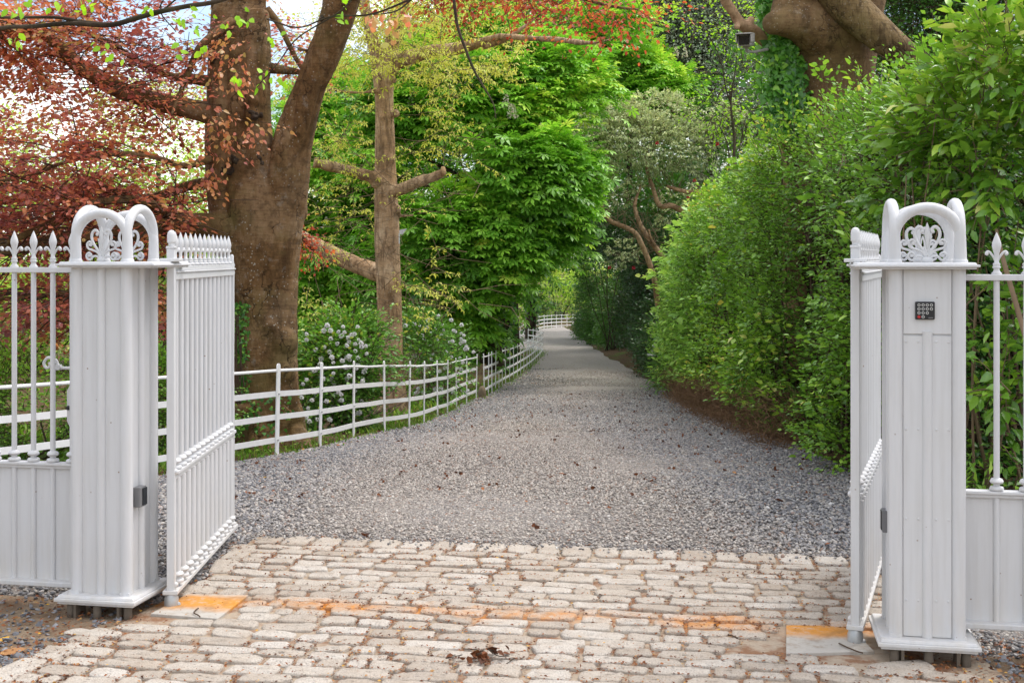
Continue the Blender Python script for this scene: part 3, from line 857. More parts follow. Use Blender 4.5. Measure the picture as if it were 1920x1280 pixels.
def rust_fac(k, v, strength):
    s_ = k.n('ShaderNodeVectorMath', operation='DOT_PRODUCT'); k.l(v, s_.inputs[0]); s_.inputs[1].default_value = (.1487, .98888, 0)
    off = k.math('SUBTRACT', s_.outputs['Value'], 5.725)
    nz = k.math('ADD', k.math('MULTIPLY', k.noise(v, 2.2, 2), .6), k.math('MULTIPLY', k.noise(v, 11, 5, .65), .4))
    off = k.math('ABSOLUTE', k.math('ADD', off, k.math('MULTIPLY', k.math('SUBTRACT', nz, .5), .55)))
    band = k.ramp(off, [(.0, 1), (.05, .75), (.13, 0)])
    patch = k.math('MULTIPLY', k.ramp(k.noise(v, 2.6, 4, .65), [(.40, .10), (.58, 1)]), k.ramp(k.noise(v, 26, 5, .75), [(.36, .3), (.54, 1)]))
    return k.math('MULTIPLY', k.math('MULTIPLY', band, patch), strength)


c = k.mix(rust_fac(k, v, 1.0), c, (.56, .20, .014))
k.pbr(c, .95, .1, 0, k.bump(n1, .6, .01))
b = MB(); b.add([(x, y, .004) for x, y in APR], [np.arange(len(APR))]); tag(b.build('cobble_bed', k.m), kind='structure')

k = NT('granite setts'); v = k.pos()
base = k.ramp(k.attr(), [(0, (.44, .38, .315)), (.35, (.50, .44, .37)), (.7, (.545, .49, .42)), (1, (.59, .545, .485))])
fine = k.noise(v, 130, 4, .7); med = k.noise(v, 13, 5, .65)
c = k.mix(k.math('MULTIPLY', k.ramp(fine, [(.36, 1), (.52, 0)]), .55), base, (.17, .145, .13))
c = k.mix(k.math('MULTIPLY', k.ramp(med, [(.42, 0), (.70, 1)]), .45), c, (.36, .275, .20))
c = k.mix(rust_fac(k, v, .80), c, (.60, .225, .018))
k.pbr(c, .85, .2, 0, k.bump(k.math('ADD', fine, k.math('MULTIPLY', med, 1.8)), .8, .010)); M['sett'] = k.m

SB = MB()
NA = 22
ang = np.linspace(0, 2 * PI, NA, endpoint=False)
RINGS = [(1.0, -.012), (.995, .005), (.965, .0118), (.91, .0148), (.62, .0162), (.22, .0165)]


STONES = []


def sett(c, hx, hy, rot, h):
    STONES.append((c[0], c[1], hx, hy, rot, h))
    pw = rng.uniform(.36, .58)
    ox = np.sign(np.cos(ang)) * np.abs(np.cos(ang)) ** pw * hx
    oy = np.sign(np.sin(ang)) * np.abs(np.sin(ang)) ** pw * hy
    amp = min(hx, hy)
    ph = rng.uniform(0, 6.28, 4)
    w = 1 + rng.normal(0, .018, NA) + .045 * np.sin(2 * ang + ph[0]) + .04 * np.sin(3 * ang + ph[1]) + .025 * np.sin(5 * ang + ph[2])
    ox = ox * w + rng.uniform(-.08, .08) * oy; oy = oy * w + rng.uniform(-.07, .07) * ox
    cr, sr = math.cos(rot), math.sin(rot)
    tilt = rng.normal(0, .022, 2); V = []
    for s, z in RINGS:
        f = s if s < 1 else 1
        ins = 1 - (1 - s) * amp / np.sqrt(ox ** 2 + oy ** 2) * 1.15
        ins = np.clip(ins, .04, 1) if s > .3 else np.full(NA, s)
        x, y = ox * ins, oy * ins
        zz = z * h + tilt[0] * x + tilt[1] * y + (rng.normal(0, .0017, NA) if z > .01 else 0)
        V.append(np.stack([c[0] + x * cr - y * sr, c[1] + x * sr + y * cr, np.broadcast_to(zz, (NA,))], -1))
    V = np.concatenate(V); m = len(RINGS)
    i, j = np.meshgrid(np.arange(m - 1), np.arange(NA), indexing='ij')
    Q = np.stack([i * NA + j, i * NA + (j + 1) % NA, (i + 1) * NA + (j + 1) % NA, (i + 1) * NA + j], -1).reshape(-1, 4)
    SB.add(V, [Q, (m - 1) * NA + np.arange(NA)], rng.random())


def blocked(p):
    for q in SLABS:
        cc = q.mean(0); e = cc + (q - cc) * 1.06
        if inside(e, np.array([p[0]]), np.array([p[1]]))[0]: return True
    if abs((p - LP[:2]) @ [.983, -.182]) < .24 and abs((p - LP[:2]) @ [.182, .983]) < .24: return True
    if abs((p - RP[:2]) @ [.983, -.182]) < .26 and abs((p - RP[:2]) @ [.182, .983]) < .27: return True
    return False


row = 0; vpos = -.075
# header course along the gravel
x = .06
while x < 3.55:
    w = rng.uniform(.13, .20)
    c = A0 + AU * (x + w / 2) + AV * (-.11 + rng.normal(0, .006))
    sett(c, w / 2 - .009, .102, math.radians(-8.8) + rng.normal(0, .04), 1.3); x += w
vpos = -.225
while vpos > -5.1:
    rh = rng.uniform(.098, .124)
    x = -2.2 + rng.uniform(0, .2)
    while x < 4.3:
        w = rng.uniform(.14, .29) if rng.random() > .12 else rng.uniform(.08, .13)
        bow = .02 * math.sin(x * 1.7 + row * .6)
        c = A0 + AU * (x + w / 2) + AV * (vpos - rh / 2 + bow + rng.normal(0, .006))
        e = c + AU * (w * .45); e2 = c - AU * (w * .45)
        if inside(APR, np.array([c[0], e[0], e2[0]]), np.array([c[1], e[1], e2[1]])).sum() >= 2 and not blocked(c) and not blocked(e) and not blocked(e2):
            sett(c, w / 2 - .0085, rh / 2 - .0085 + rng.normal(0, .003), math.radians(-8.8) + rng.normal(0, .045), rng.uniform(.9, 1.4))
        x += w
    vpos -= rh; row += 1
# edging stones along the open side
for a_, b_ in ((APR[5], APR[6]), (APR[4], APR[5]), (APR[6], APR[7]), (APR[7], APR[0])):
    d = b_ - a_; L = np.linalg.norm(d); d = d / L; x = .05
    while x < L - .30:
        w = rng.uniform(.2, .36)
        c = a_ + d * (x + w / 2)
        if not blocked(c): sett(c + np.array([.02, 0]), w / 2 - .008, .07, math.atan2(d[1], d[0]) + rng.normal(0, .03), 1.2)
        x += w
sett(np.array([1.60, 5.02]), .13, .085, .15, 1.3); sett(np.array([1.52, 4.86]), .06, .06, .2, 1.1)
tag(SB.build('cobblestones', M['sett']), kind='structure')

k = NT('concrete slab'); v = k.pos(); n1 = k.noise(v, 40, 6, .7); n2 = k.noise(v, 5, 4)
c = k.mix(n1, (.36, .33, .29), (.50, .47, .42))
s_ = k.n('ShaderNodeVectorMath', operation='DOT_PRODUCT'); k.l(v, s_.inputs[0]); s_.inputs[1].default_value = (.1487, .98888, 0)
off = k.math('ABSOLUTE', k.math('ADD', k.math('SUBTRACT', s_.outputs['Value'], 5.68), k.math('MULTIPLY', k.math('SUBTRACT', k.noise(v, 9, 4), .5), .12)))
sp_ = k.noise(v, 22, 6, .75)
c = k.mix(k.math('MULTIPLY', k.ramp(off, [(.0, 1), (.07, .9), (.16, .0)]), k.ramp(sp_, [(.30, .35), (.50, 1)])), c, (.56, .235, .03))
c = k.mix(k.math('MULTIPLY', k.ramp(k.noise(v, 11, 5, .7), [(.5, 0), (.66, 1)]), .5), c, (.22, .15, .09))
k.pbr(c, .85, .2, 0, k.bump(n1, .3, .004))
for q, lb in zip(SLABS, ('rust stained concrete slab beside the pivot of the wide open gate leaf', 'rust stained concrete slab in the cobbles next to the keypad pillar')):
    b = MB(); V = np.array([(x, y, -.02) for x, y in q] + [(x, y, .018) for x, y in q])
    if np.cross(q[1] - q[0], q[2] - q[1]) < 0: V = V[[3, 2, 1, 0, 7, 6, 5, 4]]
    b.add(V, np.array([[0, 3, 2, 1], [4, 5, 6, 7], [0, 1, 5, 4], [1, 2, 6, 5], [2, 3, 7, 6], [3, 0, 4, 7]]))
    tag(b.build('concrete_slab', k.m, None, False, bevel=.003), lb, 'slab', 'rust stained slabs')
# ------------------------------------------------------------------ foliage tools
def T_oval(w=.32, fold=.10, droop=.10):
    V = np.array([(0, 0, 0), (.42, 0, -.01), (.78, 0, -.02 - droop * .4), (1, 0, -droop), (.30, w, fold), (.68, w * .82, fold * .6 - droop * .3), (.30, -w, fold), (.68, -w * .82, fold * .6 - droop * .3)])
    return V, [np.array([[0, 1, 4], [2, 3, 5], [0, 6, 1], [2, 7, 3]]), np.array([[1, 2, 5, 4], [1, 6, 7, 2]])]


def T_dia(w=.33, at=.45, fold=.09, droop=.08):
    V = np.array([(0, 0, 0), (at, -w, fold), (1, 0, -droop), (at, w, fold)])
    return V, [np.array([[0, 1, 2], [0, 2, 3]])]


def T_palm(n=6, droop=.22):
    """hand shaped leaf of n drooping leaflets"""
    Vs, Fs = [], []
    for k, a in enumerate(np.radians(np.linspace(-112, 112, n))):
        L = 1 - .34 * abs(a) / 2; w = .175 * L
        ca, sa = math.cos(a), math.sin(a)
        for (x, y, z) in ((.02, 0, 0), (.64 * L, -w, -droop * .25 * L), (L, 0, -droop * L), (.64 * L, w, -droop * .25 * L), (.6 * L, 0, -droop * .12 * L - .035)):
            Vs.append((x * ca - y * sa, x * sa + y * ca, z))
        Fs += [[5 * k, 5 * k + 1, 5 * k + 4], [5 * k + 4, 5 * k + 1, 5 * k + 2], [5 * k, 5 * k + 4, 5 * k + 3], [5 * k + 4, 5 * k + 2, 5 * k + 3]]
    return np.array(Vs), [np.array(Fs)]


def T_star():
    """ivy leaf: five blunt points"""
    V = np.array([(0, 0, 0), (.05, .42, 0), (.42, .30, -.02), (1, 0, -.10), (.42, -.30, -.02), (.05, -.42, 0), (.3, 0, .05)])
    return V, [np.array([[6, 0, 5], [6, 5, 4], [6, 4, 3], [6, 3, 2], [6, 2, 1], [6, 1, 0]])]


OV, DI, PA, ST, TU = T_oval(), T_dia(), T_palm(), T_star(), T_palm(4, .55)


def unit(v): return v / (np.linalg.norm(v, axis=-1, keepdims=True) + 1e-9)


def put_leaves(b, tmpl, pos, d, nrm, size, tint):
    if len(pos) == 0: return
    Vt, Ft = tmpl
    x = unit(d); z = unit(nrm - (nrm * x).sum(1)[:, None] * x); y = np.cross(z, x)
    R = np.stack([x, y, z], 2) * size[:, None, None]
    V = np.einsum('nij,kj->nki', R, Vt) + pos[:, None, :]
    n, kv = len(pos), len(Vt)
    F = [(f[None] + (np.arange(n) * kv)[:, None, None]).reshape(-1, f.shape[1]) for f in Ft]
    b.add(V.reshape(-1, 3), F, np.repeat(np.clip(tint, 0, 1), kv))


def put_twigs(b, A, Bm, C, r0, r1):
    """three-sided two-segment twigs A -> B -> C"""
    n = len(A)
    if n == 0: return
    rings = []
    for p, q, r in ((A, Bm - A, r0), (Bm, C - A, (r0 + r1) / 2), (C, C - Bm, r1)):
        t = unit(q); u = unit(np.cross(t, np.array([.31, .17, .93]))); w = np.cross(t, u)
        rings.append(np.stack([p + r * (math.cos(a) * u + math.sin(a) * w) for a in (0, 2.094, 4.189)], 1))
    V = np.concatenate(rings, 1).reshape(-1, 3)
    q = np.array([[i * 3 + j, i * 3 + (j + 1) % 3, (i + 1) * 3 + (j + 1) % 3, (i + 1) * 3 + j] for i in range(2) for j in range(3)])
    b.add(V, (q[None] + (np.arange(n) * 9)[:, None, None]).reshape(-1, 4), rng.random())


def spray(b, tw, tmpl, C, D, K=12, L=.5, size=(.05, .08), spread=1.0, droop=.15, up=.8, nrand=.45, jit=.03, tint=(.5, .18, .12), ct=None, twr=.004, hang=0.0, fan=(30, 75), start=.08):
    """a twig from each point C along D, with K leaves either side of it"""
    n = len(C)
    if n == 0: return
    D = unit(D); Ls = L * rng.uniform(.6, 1.35, n)
    side = unit(np.cross(D, np.array([0, 0, 1.0]) + rng.normal(0, .12, (n, 3))))
    upv = np.cross(side, D)
    ctint = (tint[0] + rng.normal(0, tint[1], n)) if ct is None else ct
    t = np.clip((np.arange(K)[None] + rng.random((n, K))) / K, 0, 1) * (1 - start) + start
    tip = Ls[:, None] * t
    p = C[:, None] + D[:, None] * tip[..., None]
    p[..., 2] -= droop * Ls[:, None] * t ** 2
    s = np.where((np.arange(K)[None] + rng.integers(0, 2, (n, 1))) % 2 == 0, 1.0, -1.0)
    off = side[:, None] * (s * spread * Ls[:, None] * rng.uniform(.02, .42, (n, K)) * (1 - .55 * t))[..., None] * .9
    p = p + off + rng.normal(0, jit, (n, K, 3))
    f = np.radians(rng.uniform(fan[0], fan[1], (n, K))) * (1 - .5 * t)
    d = D[:, None] * np.cos(f)[..., None] + side[:, None] * (s * np.sin(f))[..., None] + rng.normal(0, .22, (n, K, 3))
    d[..., 2] -= hang
    nr = upv[:, None] * up + np.array([0, 0, .35]) + rng.normal(0, nrand, (n, K, 3))
    sz = rng.uniform(size[0], size[1], (n, K)) * (1 - .25 * t)
    ti = ctint[:, None] + rng.normal(0, tint[2], (n, K))
    put_leaves(b, tmpl, p.reshape(-1, 3), d.reshape(-1, 3), nr.reshape(-1, 3), sz.ravel(), ti.ravel())
    if tw is not None:
        mid = C + D * (Ls * .5)[:, None]; mid[:, 2] -= droop * Ls * .25
        end = C + D * Ls[:, None]; end[:, 2] -= droop * Ls
        put_twigs(tw, C, mid, end, twr, twr * .4)


def shell(c, r, n, inner=.55, zmin=None, face=None):
    """points in the outer part of an ellipsoid, with outward directions"""
    d = unit(rng.normal(size=(n, 3)))
    if face is not None:
        d = np.where(((d @ np.array(face)) < -.35)[:, None], -d, d)
    rr = (inner ** 3 + (1 - inner ** 3) * rng.random(n)) ** (1 / 3)
    p = np.array(c) + d * np.array(r) * rr[:, None]
    o = unit(d / np.array(r))
    if zmin is not None:
        m = p[:, 2] > zmin; p, o = p[m], o[m]
    return p, o


def patchy(p, s, keep, seed):
    """clumps: thin points out where a smooth noise is low"""
    return wav(p, s, seed) + rng.normal(0, .18, len(p)) > keep


def voxel(b, size, name, mat, parent=None, smooth=6, disp=(), label=None, seams=()):
    """fuse overlapping limbs into one skin"""
    m = b.mesh('tmp'); o = bpy.data.objects.new('tmp', m); COL.objects.link(o)
    q = o.modifiers.new('r', 'REMESH'); q.mode = 'VOXEL'; q.voxel_size = size
    q = o.modifiers.new('s', 'SMOOTH'); q.iterations = smooth; q.factor = .5
    dg = bpy.context.evaluated_depsgraph_get()
    me = bpy.data.meshes.new_from_object(o.evaluated_get(dg))
    bpy.data.objects.remove(o); bpy.data.meshes.remove(m)
    n = len(me.vertices); co = np.empty(n * 3, np.float32); me.vertices.foreach_get('co', co); co = co.reshape(-1, 3).astype(float)
    no = np.empty(n * 3, np.float32); me.vertices.foreach_get('normal', no); no = no.reshape(-1, 3)
    for sc, amp, seed in seams:      # deep folds between the flutes
        co = co - no * (amp * np.exp(-(wav(co * np.array(sc), 1.0, seed) / .10) ** 2))[:, None]
    for sc, amp, seed in disp:
        co = co + no * (wav(co * np.array(sc), 1.0, seed) * amp)[:, None]
    me.vertices.foreach_set('co', co.astype(np.float32).ravel())
    me.polygons.foreach_set('use_smooth', np.ones(len(me.polygons), bool))
    me.materials.clear(); me.materials.append(mat); me.name = name; me.update()
    o = bpy.data.objects.new(name, me); COL.objects.link(o)
    if parent is not None: o.parent = parent
    return o


def limb(b, rows, n=6, seg=10, wob=.02):
    p, r = pxline(rows, n)
    p = p + np.stack([wav(p, 3, 41), wav(p, 3, 42), wav(p, 3, 43)], -1) * wob
    b.tube(p, r, seg); return p, r


def along(paths, n, t0=.15):
    """random points on limbs, weighted by length, with the local direction"""
    P_, D_, seg = [], [], []
    for p in paths:
        k = int(len(p) * t0); q = p[k:]
        P_.append(q[:-1]); D_.append(np.diff(q, axis=0))
    A = np.concatenate(P_); D = np.concatenate(D_); w = np.linalg.norm(D, axis=1)
    i = rng.choice(len(A), n, p=w / w.sum())
    return A[i] + D[i] * rng.random(n)[:, None], unit(D[i])


def root(name, label, cat, x, y, group=None):
    return thing(name, label, cat, (x, y, float(g(y))), 0, group)


def fin(o, t):
    """parts are modelled in place: carry them under their thing without moving them"""
    o.parent = t; o.matrix_parent_inverse = Matrix.Translation(-Vector(t.location)); return o


# ------------------------------------------------------------------ copper beech
BY = 13.5
cb = root('copper_beech', 'big copper beech with forked brown trunk and red bronze leaves behind the open gate', 'tree', (485 - CX) / F_PX * BY, BY)
b = MB()
limb(b, [(496, 900, BY, 98), (496, 830, BY, 84), (491, 790, BY, 70), (487, 700, BY, 60), (484, 600, BY, 55), (481, 520, BY, 53), (477, 460, BY, 60), (470, 400, BY, 72), (460, 340, BY, 66)], 6, 28, 0)
limb(b, [(505, 900, BY - .1, 60), (512, 700, BY - .1, 36), (515, 560, BY - .1, 30), (520, 440, BY - .1, 34), (530, 365, BY - .1, 38), (543, 300, BY - .2, 37), (570, 200, BY - .3, 34), (607, 100, BY - .4, 35), (640, 0, BY - .5, 34), (690, -150, BY - .6, 31), (745, -400, BY - .6, 24), (790, -760, BY - .6, 14)], 6, 22, .0)
limb(b, [(470, 470, BY, 58), (456, 380, BY, 62), (445, 300, BY + .05, 57), (444, 200, BY + .1, 55), (450, 100, BY + .1, 54), (449, 0, BY + .15, 51), (452, -200, BY + .2, 45), (440, -600, BY + .2, 30), (445, -900, BY + .2, 12)], 6, 24, 0)
limb(b, [(492, 340, BY - .15, 26), (480, 250, BY - .15, 26), (478, 150, BY - .1, 24), (480, 20, BY - .1, 22)], 6, 12, 0)
limb(b, [(432, 480, BY - .15, 28), (428, 300, BY - .15, 26), (418, 200, BY - .1, 22), (415, 60, BY - .1, 20)], 6, 12, 0)
for px, py, r, dy in ((441, 762, 14, -.42), (462, 768, 16, -.46), (452, 775, 11, -.48), (478, 762, 11, -.45), (528, 765, 13, -.40), (520, 778, 13, -.43), (541, 772, 10, -.38), (508, 612, 12, -.29), (522, 640, 26, -.20), (500, 655, 14, -.26),
                      (557, 394, 15, 0), (549, 277, 14, -.30), (555, 285, 11, -.33), (545, 268, 10, -.34), (556, 270, 8, -.35), (548, 288, 8, -.36), (562, 278, 8, -.33), (430, 305, 14, -.40), (470, 215, 16, -.30), (475, 190, 11, -.3), (605, 35, 9, -.5), (560, 90, 9, -.45), (430, 320, 12, -.4), (482, 305, 12, -.42), (448, 700, 26, -.25), (520, 700, 26, -.22)):
    p = P(px, py, BY + dy); b.ball(p, r / F_PX * BY, 12, (1, .8, 1))
for rows in ([(395, 902, BY - .5, 16), (430, 838, BY - .25, 30), (462, 770, BY - .05, 36)], [(590, 890, BY - .4, 16), (552, 830, BY - .2, 30), (520, 760, BY, 36)], [(500, 905, BY - .9, 20), (497, 835, BY - .45, 34), (495, 760, BY - .1, 34)]):
    limb(b, rows, 6, 12, 0)
tr = fin(voxel(b, .022, 'trunk', M['beech_bark'], None, 5, (((4.5, 4.5, .4), .036, 51), ((10, 10, .8), .024, 54), ((14, 14, 1.6), .010, 52), ((3, 3, 5), .012, 53)), seams=(((5, 5, .30), .040, 55), ((11, 11, .9), .016, 56), ((2, 2, 14), .007, 57))), cb)
for px, py, w_, h_, dy in ((549, 276, 16, 13, -.36), (428, 318, 12, 9, -.42), (478, 216, 12, 10, -.38), (558, 394, 9, 12, -.1), (398, 105, 8, 14, -.25), (606, 34, 7, 8, -.62), (440, 300, 8, 7, -.44), (487, 300, 7, 16, -.3)):
    b = MB()
    for _ in range(26):
        q = P(px + rng.normal(0, .45) * w_, py + rng.normal(0, .45) * h_, BY + dy + .03 + rng.normal(0, .02)); b.ball(q, rng.uniform(.012, .028), 7)
    fin(voxel(b, .009, 'burr', M['dark_bark'], None, 2), cb)
limbs = []
b = MB()
for rows in ([(450, 425, BY - .1, 36), (410, 418, BY - .3, 30), (383, 418, BY - .4, 21), (292, 424, BY - .7, 18), (220, 440, BY - 1, 16), (120, 452, BY - 1.4, 13), (0, 470, BY - 1.8, 10), (-250, 470, BY - 2.4, 7), (-500, 480, BY - 2.8, 3)],
             [(420, 412, BY - .3, 18), (365, 407, BY - .5, 12), (328, 405, BY - .6, 10), (292, 386, BY - .8, 9), (237, 375, BY - 1, 8), (175, 386, BY - 1.3, 8), (109, 419, BY - 1.6, 7), (0, 455, BY - 1.9, 6), (-200, 480, BY - 2.2, 3)],
             [(440, 350, BY, 20), (368, 346, BY, 10), (292, 365, BY, 9), (248, 361, BY - .1, 8), (164, 353, BY - .2, 7), (120, 365, BY - .2, 7), (0, 383, BY - .3, 5), (-160, 390, BY - .4, 3)],
             [(420, 215, BY, 26), (375, 204, BY - .1, 20), (300, 190, BY - .3, 18), (226, 171, BY - .6, 17), (180, 145, BY - .8, 16), (146, 124, BY - 1, 15), (110, 88, BY - 1.2, 11), (60, 60, BY - 1.5, 9), (0, 60, BY - 1.8, 8), (-250, 30, BY - 2.3, 3)],
             [(430, 40, BY - .2, 9), (400, 62, BY - .4, 8), (370, 90, BY - .5, 7), (352, 130, BY - .6, 6), (335, 172, BY - .7, 4), (318, 220, BY - .8, 2.5)],
             [(500, 125, BY, 12), (525, 128, BY, 9), (550, 130, BY, 7), (568, 132, BY, 4)],
             [(495, 20, BY, 9), (520, 45, BY, 6), (545, 85, BY, 5), (570, 128, BY, 4)],
             [(400, 150, BY, 12), (350, 142, BY, 9), (320, 140, BY, 7), (270, 120, BY - .2, 6), (200, 80, BY - .5, 5), (120, 60, BY - .8, 4), (0, 80, BY - 1, 3)],
             [(400, 300, BY - .3, 8), (340, 310, BY - .6, 6), (260, 290, BY - 1, 5), (150, 300, BY - 1.6, 4), (20, 330, BY - 2, 3), (-150, 330, BY - 2.4, 2)],
             [(460, -60, BY - .4, 16), (380, -110, BY - 1.2, 12), (250, -120, BY - 2.2, 9), (80, -100, BY - 3, 7), (-150, -90, BY - 3.6, 4)],
             [(645, 0, BY - .5, 10), (720, -40, BY - 1, 7), (850, -40, BY - 1.4, 6), (1000, -22, BY - 1.8, 4), (1200, 12, BY - 2, 2)],
             [(540, 430, BY + .2, 7), (560, 440, BY + .5, 5), (590, 470, BY + .8, 3)],
             [(380, 440, BY - .3, 8), (300, 500, BY - .8, 6), (200, 540, BY - 1.2, 5), (90, 555, BY - 1.5, 4), (-60, 560, BY - 1.8, 2)],
             [(430, 520, BY + .3, 8), (330, 560, BY + .4, 6), (200, 590, BY + .3, 5), (60, 600, BY + .2, 3)]):
    p, r = limb(b, rows, 6, 9, .035); limbs.append(p)
b.build('limbs', M['beech_bark']); fin(bpy.data.objects['limbs'], cb)
cr, tw = MB(), MB()
C, D = along(limbs[:4] + limbs[7:10] + limbs[12:], 560, .18)
out = unit(np.stack([rng.normal(-.25, .8, len(C)), rng.normal(-.2, .75, len(C)), rng.normal(-.05, .28, len(C))], -1) + D * .25)
L = rng.uniform(.35, 1.1, len(C))
E = C + out * L[:, None]; E[:, 2] -= .08 * L
Mid = C + out * (L * .5)[:, None]
put_twigs(tw, C, Mid, E, .009, .004)
# side twigs in flat layers
n2 = 7
f = rng.uniform(.25, 1.05, (len(C), n2))
S = C[:, None] + out[:, None] * (L[:, None] * f)[..., None]; S[..., 2] -= .08 * L[:, None] * f
sd = out[:, None] + rng.normal(0, .75, (len(C), n2, 3)) * np.array([1, 1, .28]); sd[..., 2] -= .08
ctn = np.repeat(.45 + .30 * wav(C, 1.6, 61) + rng.normal(0, .10, len(C)), n2)
S2, sd2 = S.reshape(-1, 3), sd.reshape(-1, 3)
pxs = CX + S2[:, 0] / S2[:, 1] * F_PX; m = patchy(S2, 2.6, -.42, 62) & ((pxs < 345) | (S2[:, 1] > BY + .2) | (rng.random(len(S2)) < .10)) & (np.abs(S2[:, 0] + 2.82) + (S2[:, 1] > BY - .35) > .55)
spray(cr, tw, OV, S2[m], sd2[m], 8, .34, (.055, .088), 1.0, .10, .9, .55, .018, (.5, .1, .15), ctn[m], .0028, .12)
for n_, xr, yr, Yr, kp in ((1000, (-120, 405), (-10, 440), (12.0, 14.8), -.42), (420, (-120, 390), (400, 640), (12.4, 15), -.1), (90, (380, 560), (-40, 130), (13.9, 15), -.1), (60, (200, 420), (430, 560), (12.8, 14.5), .0)):
    C = np.stack([P(rng.uniform(*xr), rng.uniform(*yr), rng.uniform(*Yr)) for _ in range(n_)]); q = C * [1, 1, 2.4]; pxs = CX + C[:, 0] / C[:, 1] * F_PX; m = (wav(q, 1.5, 63) + rng.normal(0, .2, n_) > kp) & ((pxs < 335) | (C[:, 1] > BY + .25)); C, q = C[m], q[m]
    spray(cr, tw, OV, C, rng.normal(0, 1, C.shape) * [1, .8, .22] + [-.35, -.15, -.06], 15, .52, (.058, .092), 1.0, .10, 1.0, .5, .03, (.5, .1, .15), .55 + .34 * wav(q, 1.3, 64) + rng.normal(0, .1, len(C)), .0032, .12)
for px, py in ((400, 130), (425, 90), (445, 150), (405, 230), (420, 260), (440, 215), (452, 105), (470, 80), (410, 330), (385, 290), (395, 190), (430, 60), (375, 340), (470, 230), (455, 250)):
    C = P(px, py, BY - .75)[None] + rng.normal(0, .04, (3, 3)); spray(cr, tw, OV, C, rng.normal(0, 1, (3, 3)) * [.8, .4, .3] + [.1, -.2, -.7], 8, .34, (.055, .09), 1, .1, .6, .5, .02, (.62, .08, .12), None, .0028, .25)
# sparse red leaves between and right of the stems, and the long bough over the drive
C, D = along([limbs[5], limbs[6], limbs[4]], 70, 0)
spray(cr, tw, OV, C, rng.normal(0, 1, (70, 3)) * [1, 1, .4] + [.2, 0, -.1], 7, .36, (.04, .065), 1, .1, .9, .5, .02, (.42, .1, .14), None, .003, .1)
bt = fin(cr.build('crown', M['copper']), cb); fin(tw.build('twigs', M['twig']), cb)
cr2, tw2 = MB(), MB()
C, D = along([limbs[10]], 300, .28)
C = C + rng.normal(0, .16, C.shape) * [1, 1.5, .8]
o_ = rng.normal(0, 1, (len(C), 3)) * [1, .9, .35] + [0, -.1, -.38]
spray(cr2, tw2, OV, C, o_, 9, .45, (.045, .07), 1, .2, .9, .5, .03, (.5, .16, .16), None, .0035, .15)
C, D = along([limbs[11]], 46, 0)
spray(cr2, tw2, OV, C + rng.normal(0, .07, C.shape), rng.normal(0, 1, (46, 3)) + [.1, .2, -.6], 7, .34, (.045, .07), 1, .2, .8, .5, .02, (.45, .16, .16), None, .003, .2)
fin(cr2.build('red_foliage', M['redleaf']), cb); fin(tw2.build('twigs', M['twig']), cb)

# ivy on the trunk of the beech
iv = thing('ivy', 'ivy creeping up the base of the forked copper beech trunk', 'ivy', P(446, 800, 12.95))
b = MB(); n = 620
px = 448 + rng.normal(0, 10, n); py = rng.uniform(570, 815, n)
px = np.where(rng.random(n) < .28, rng.uniform(438, 560, n), px); lowm = (px > 468); py = np.where(lowm, rng.uniform(735, 815, n), py)
px = np.where(rng.random(n) < .16, 438 + rng.normal(0, 3, n), px)
Y = BY - np.sqrt(np.clip(.36 ** 2 - ((px - 488) / F_PX * BY) ** 2, 0, 1)) - .08 - .25 * np.clip((py - 720) / 110, 0, 1)
p = np.stack([(px - CX) / F_PX * Y, Y, EYE - (py - HY) / F_PX * Y], -1)
put_leaves(b, ST, p, rng.normal(0, 1, (n, 3)) * [1, .3, 1] + [0, -.2, -.4], np.array([-.2, -1, .35]) + rng.normal(0, .35, (n, 3)), rng.uniform(.03, .055, n), .62 + rng.normal(0, .2, n))
fin(b.build('leaves', M['ivy']), iv)
b = MB()
for k_ in range(6):
    rows = [(446 + rng.normal(0, 6), 812, 13.0, 1.5), (447 + rng.normal(0, 6), 740, 13.05, 1.3), (449 + rng.normal(0, 6), 660, 13.1, 1), (448 + rng.normal(0, 5), 590, 13.12, .6)]
    p, r = pxline(rows, 6); b.tube(p, r, 5)
fin(b.build('stems', M['twig']), iv)

# ------------------------------------------------------------------ lime tree
LY = 21.0
lt = root('lime_tree', 'tall pale-trunked tree with lopped boughs and thin yellow young leaves, beside the white rhododendrons', 'tree', (730 - CX) / F_PX * LY, LY)
b = MB()
limb(b, [(738, 800, LY, 36), (736, 750, LY, 28), (734, 700, LY, 23.5), (731, 600, LY, 24), (727, 500, LY, 24), (725, 400, LY, 23.5), (723, 300, LY, 20), (720, 200, LY, 18), (717, 130, LY, 20)], 6, 18, .01)
limb(b, [(716, 150, LY, 17), (702, 90, LY, 13), (686, 30, LY, 12), (672, -60, LY, 11), (655, -250, LY, 7)], 6, 10, .02)
limb(b, [(722, 150, LY, 17), (735, 80, LY, 14), (752, 10, LY, 13), (770, -90, LY, 11), (780, -300, LY, 6)], 6, 10, .02)
P1, r1 = limb(b, [(725, 135, LY, 17), (744, 116, LY - .1, 15), (780, 104, LY - .3, 13), (812, 95, LY - .5, 12), (855, 92, LY - .8, 11), (890, 84, LY - 1.1, 9), (920, 74, LY - 1.3, 7), (953, 69, LY - 1.6, 6), (1030, 74, LY - 2, 4.5), (1100, 79, LY - 2.4, 3.5), (1160, 70, LY - 2.8, 2)], 6, 10, .02)
limb(b, [(905, 86, LY - 1.2, 8), (935, 80, LY - 1.3, 6), (960, 66, LY - 1.4, 5.5), (985, 48, LY - 1.5, 4), (1010, 28, LY - 1.6, 3), (1040, 10, LY - 1.8, 2)], 6, 8, .01)
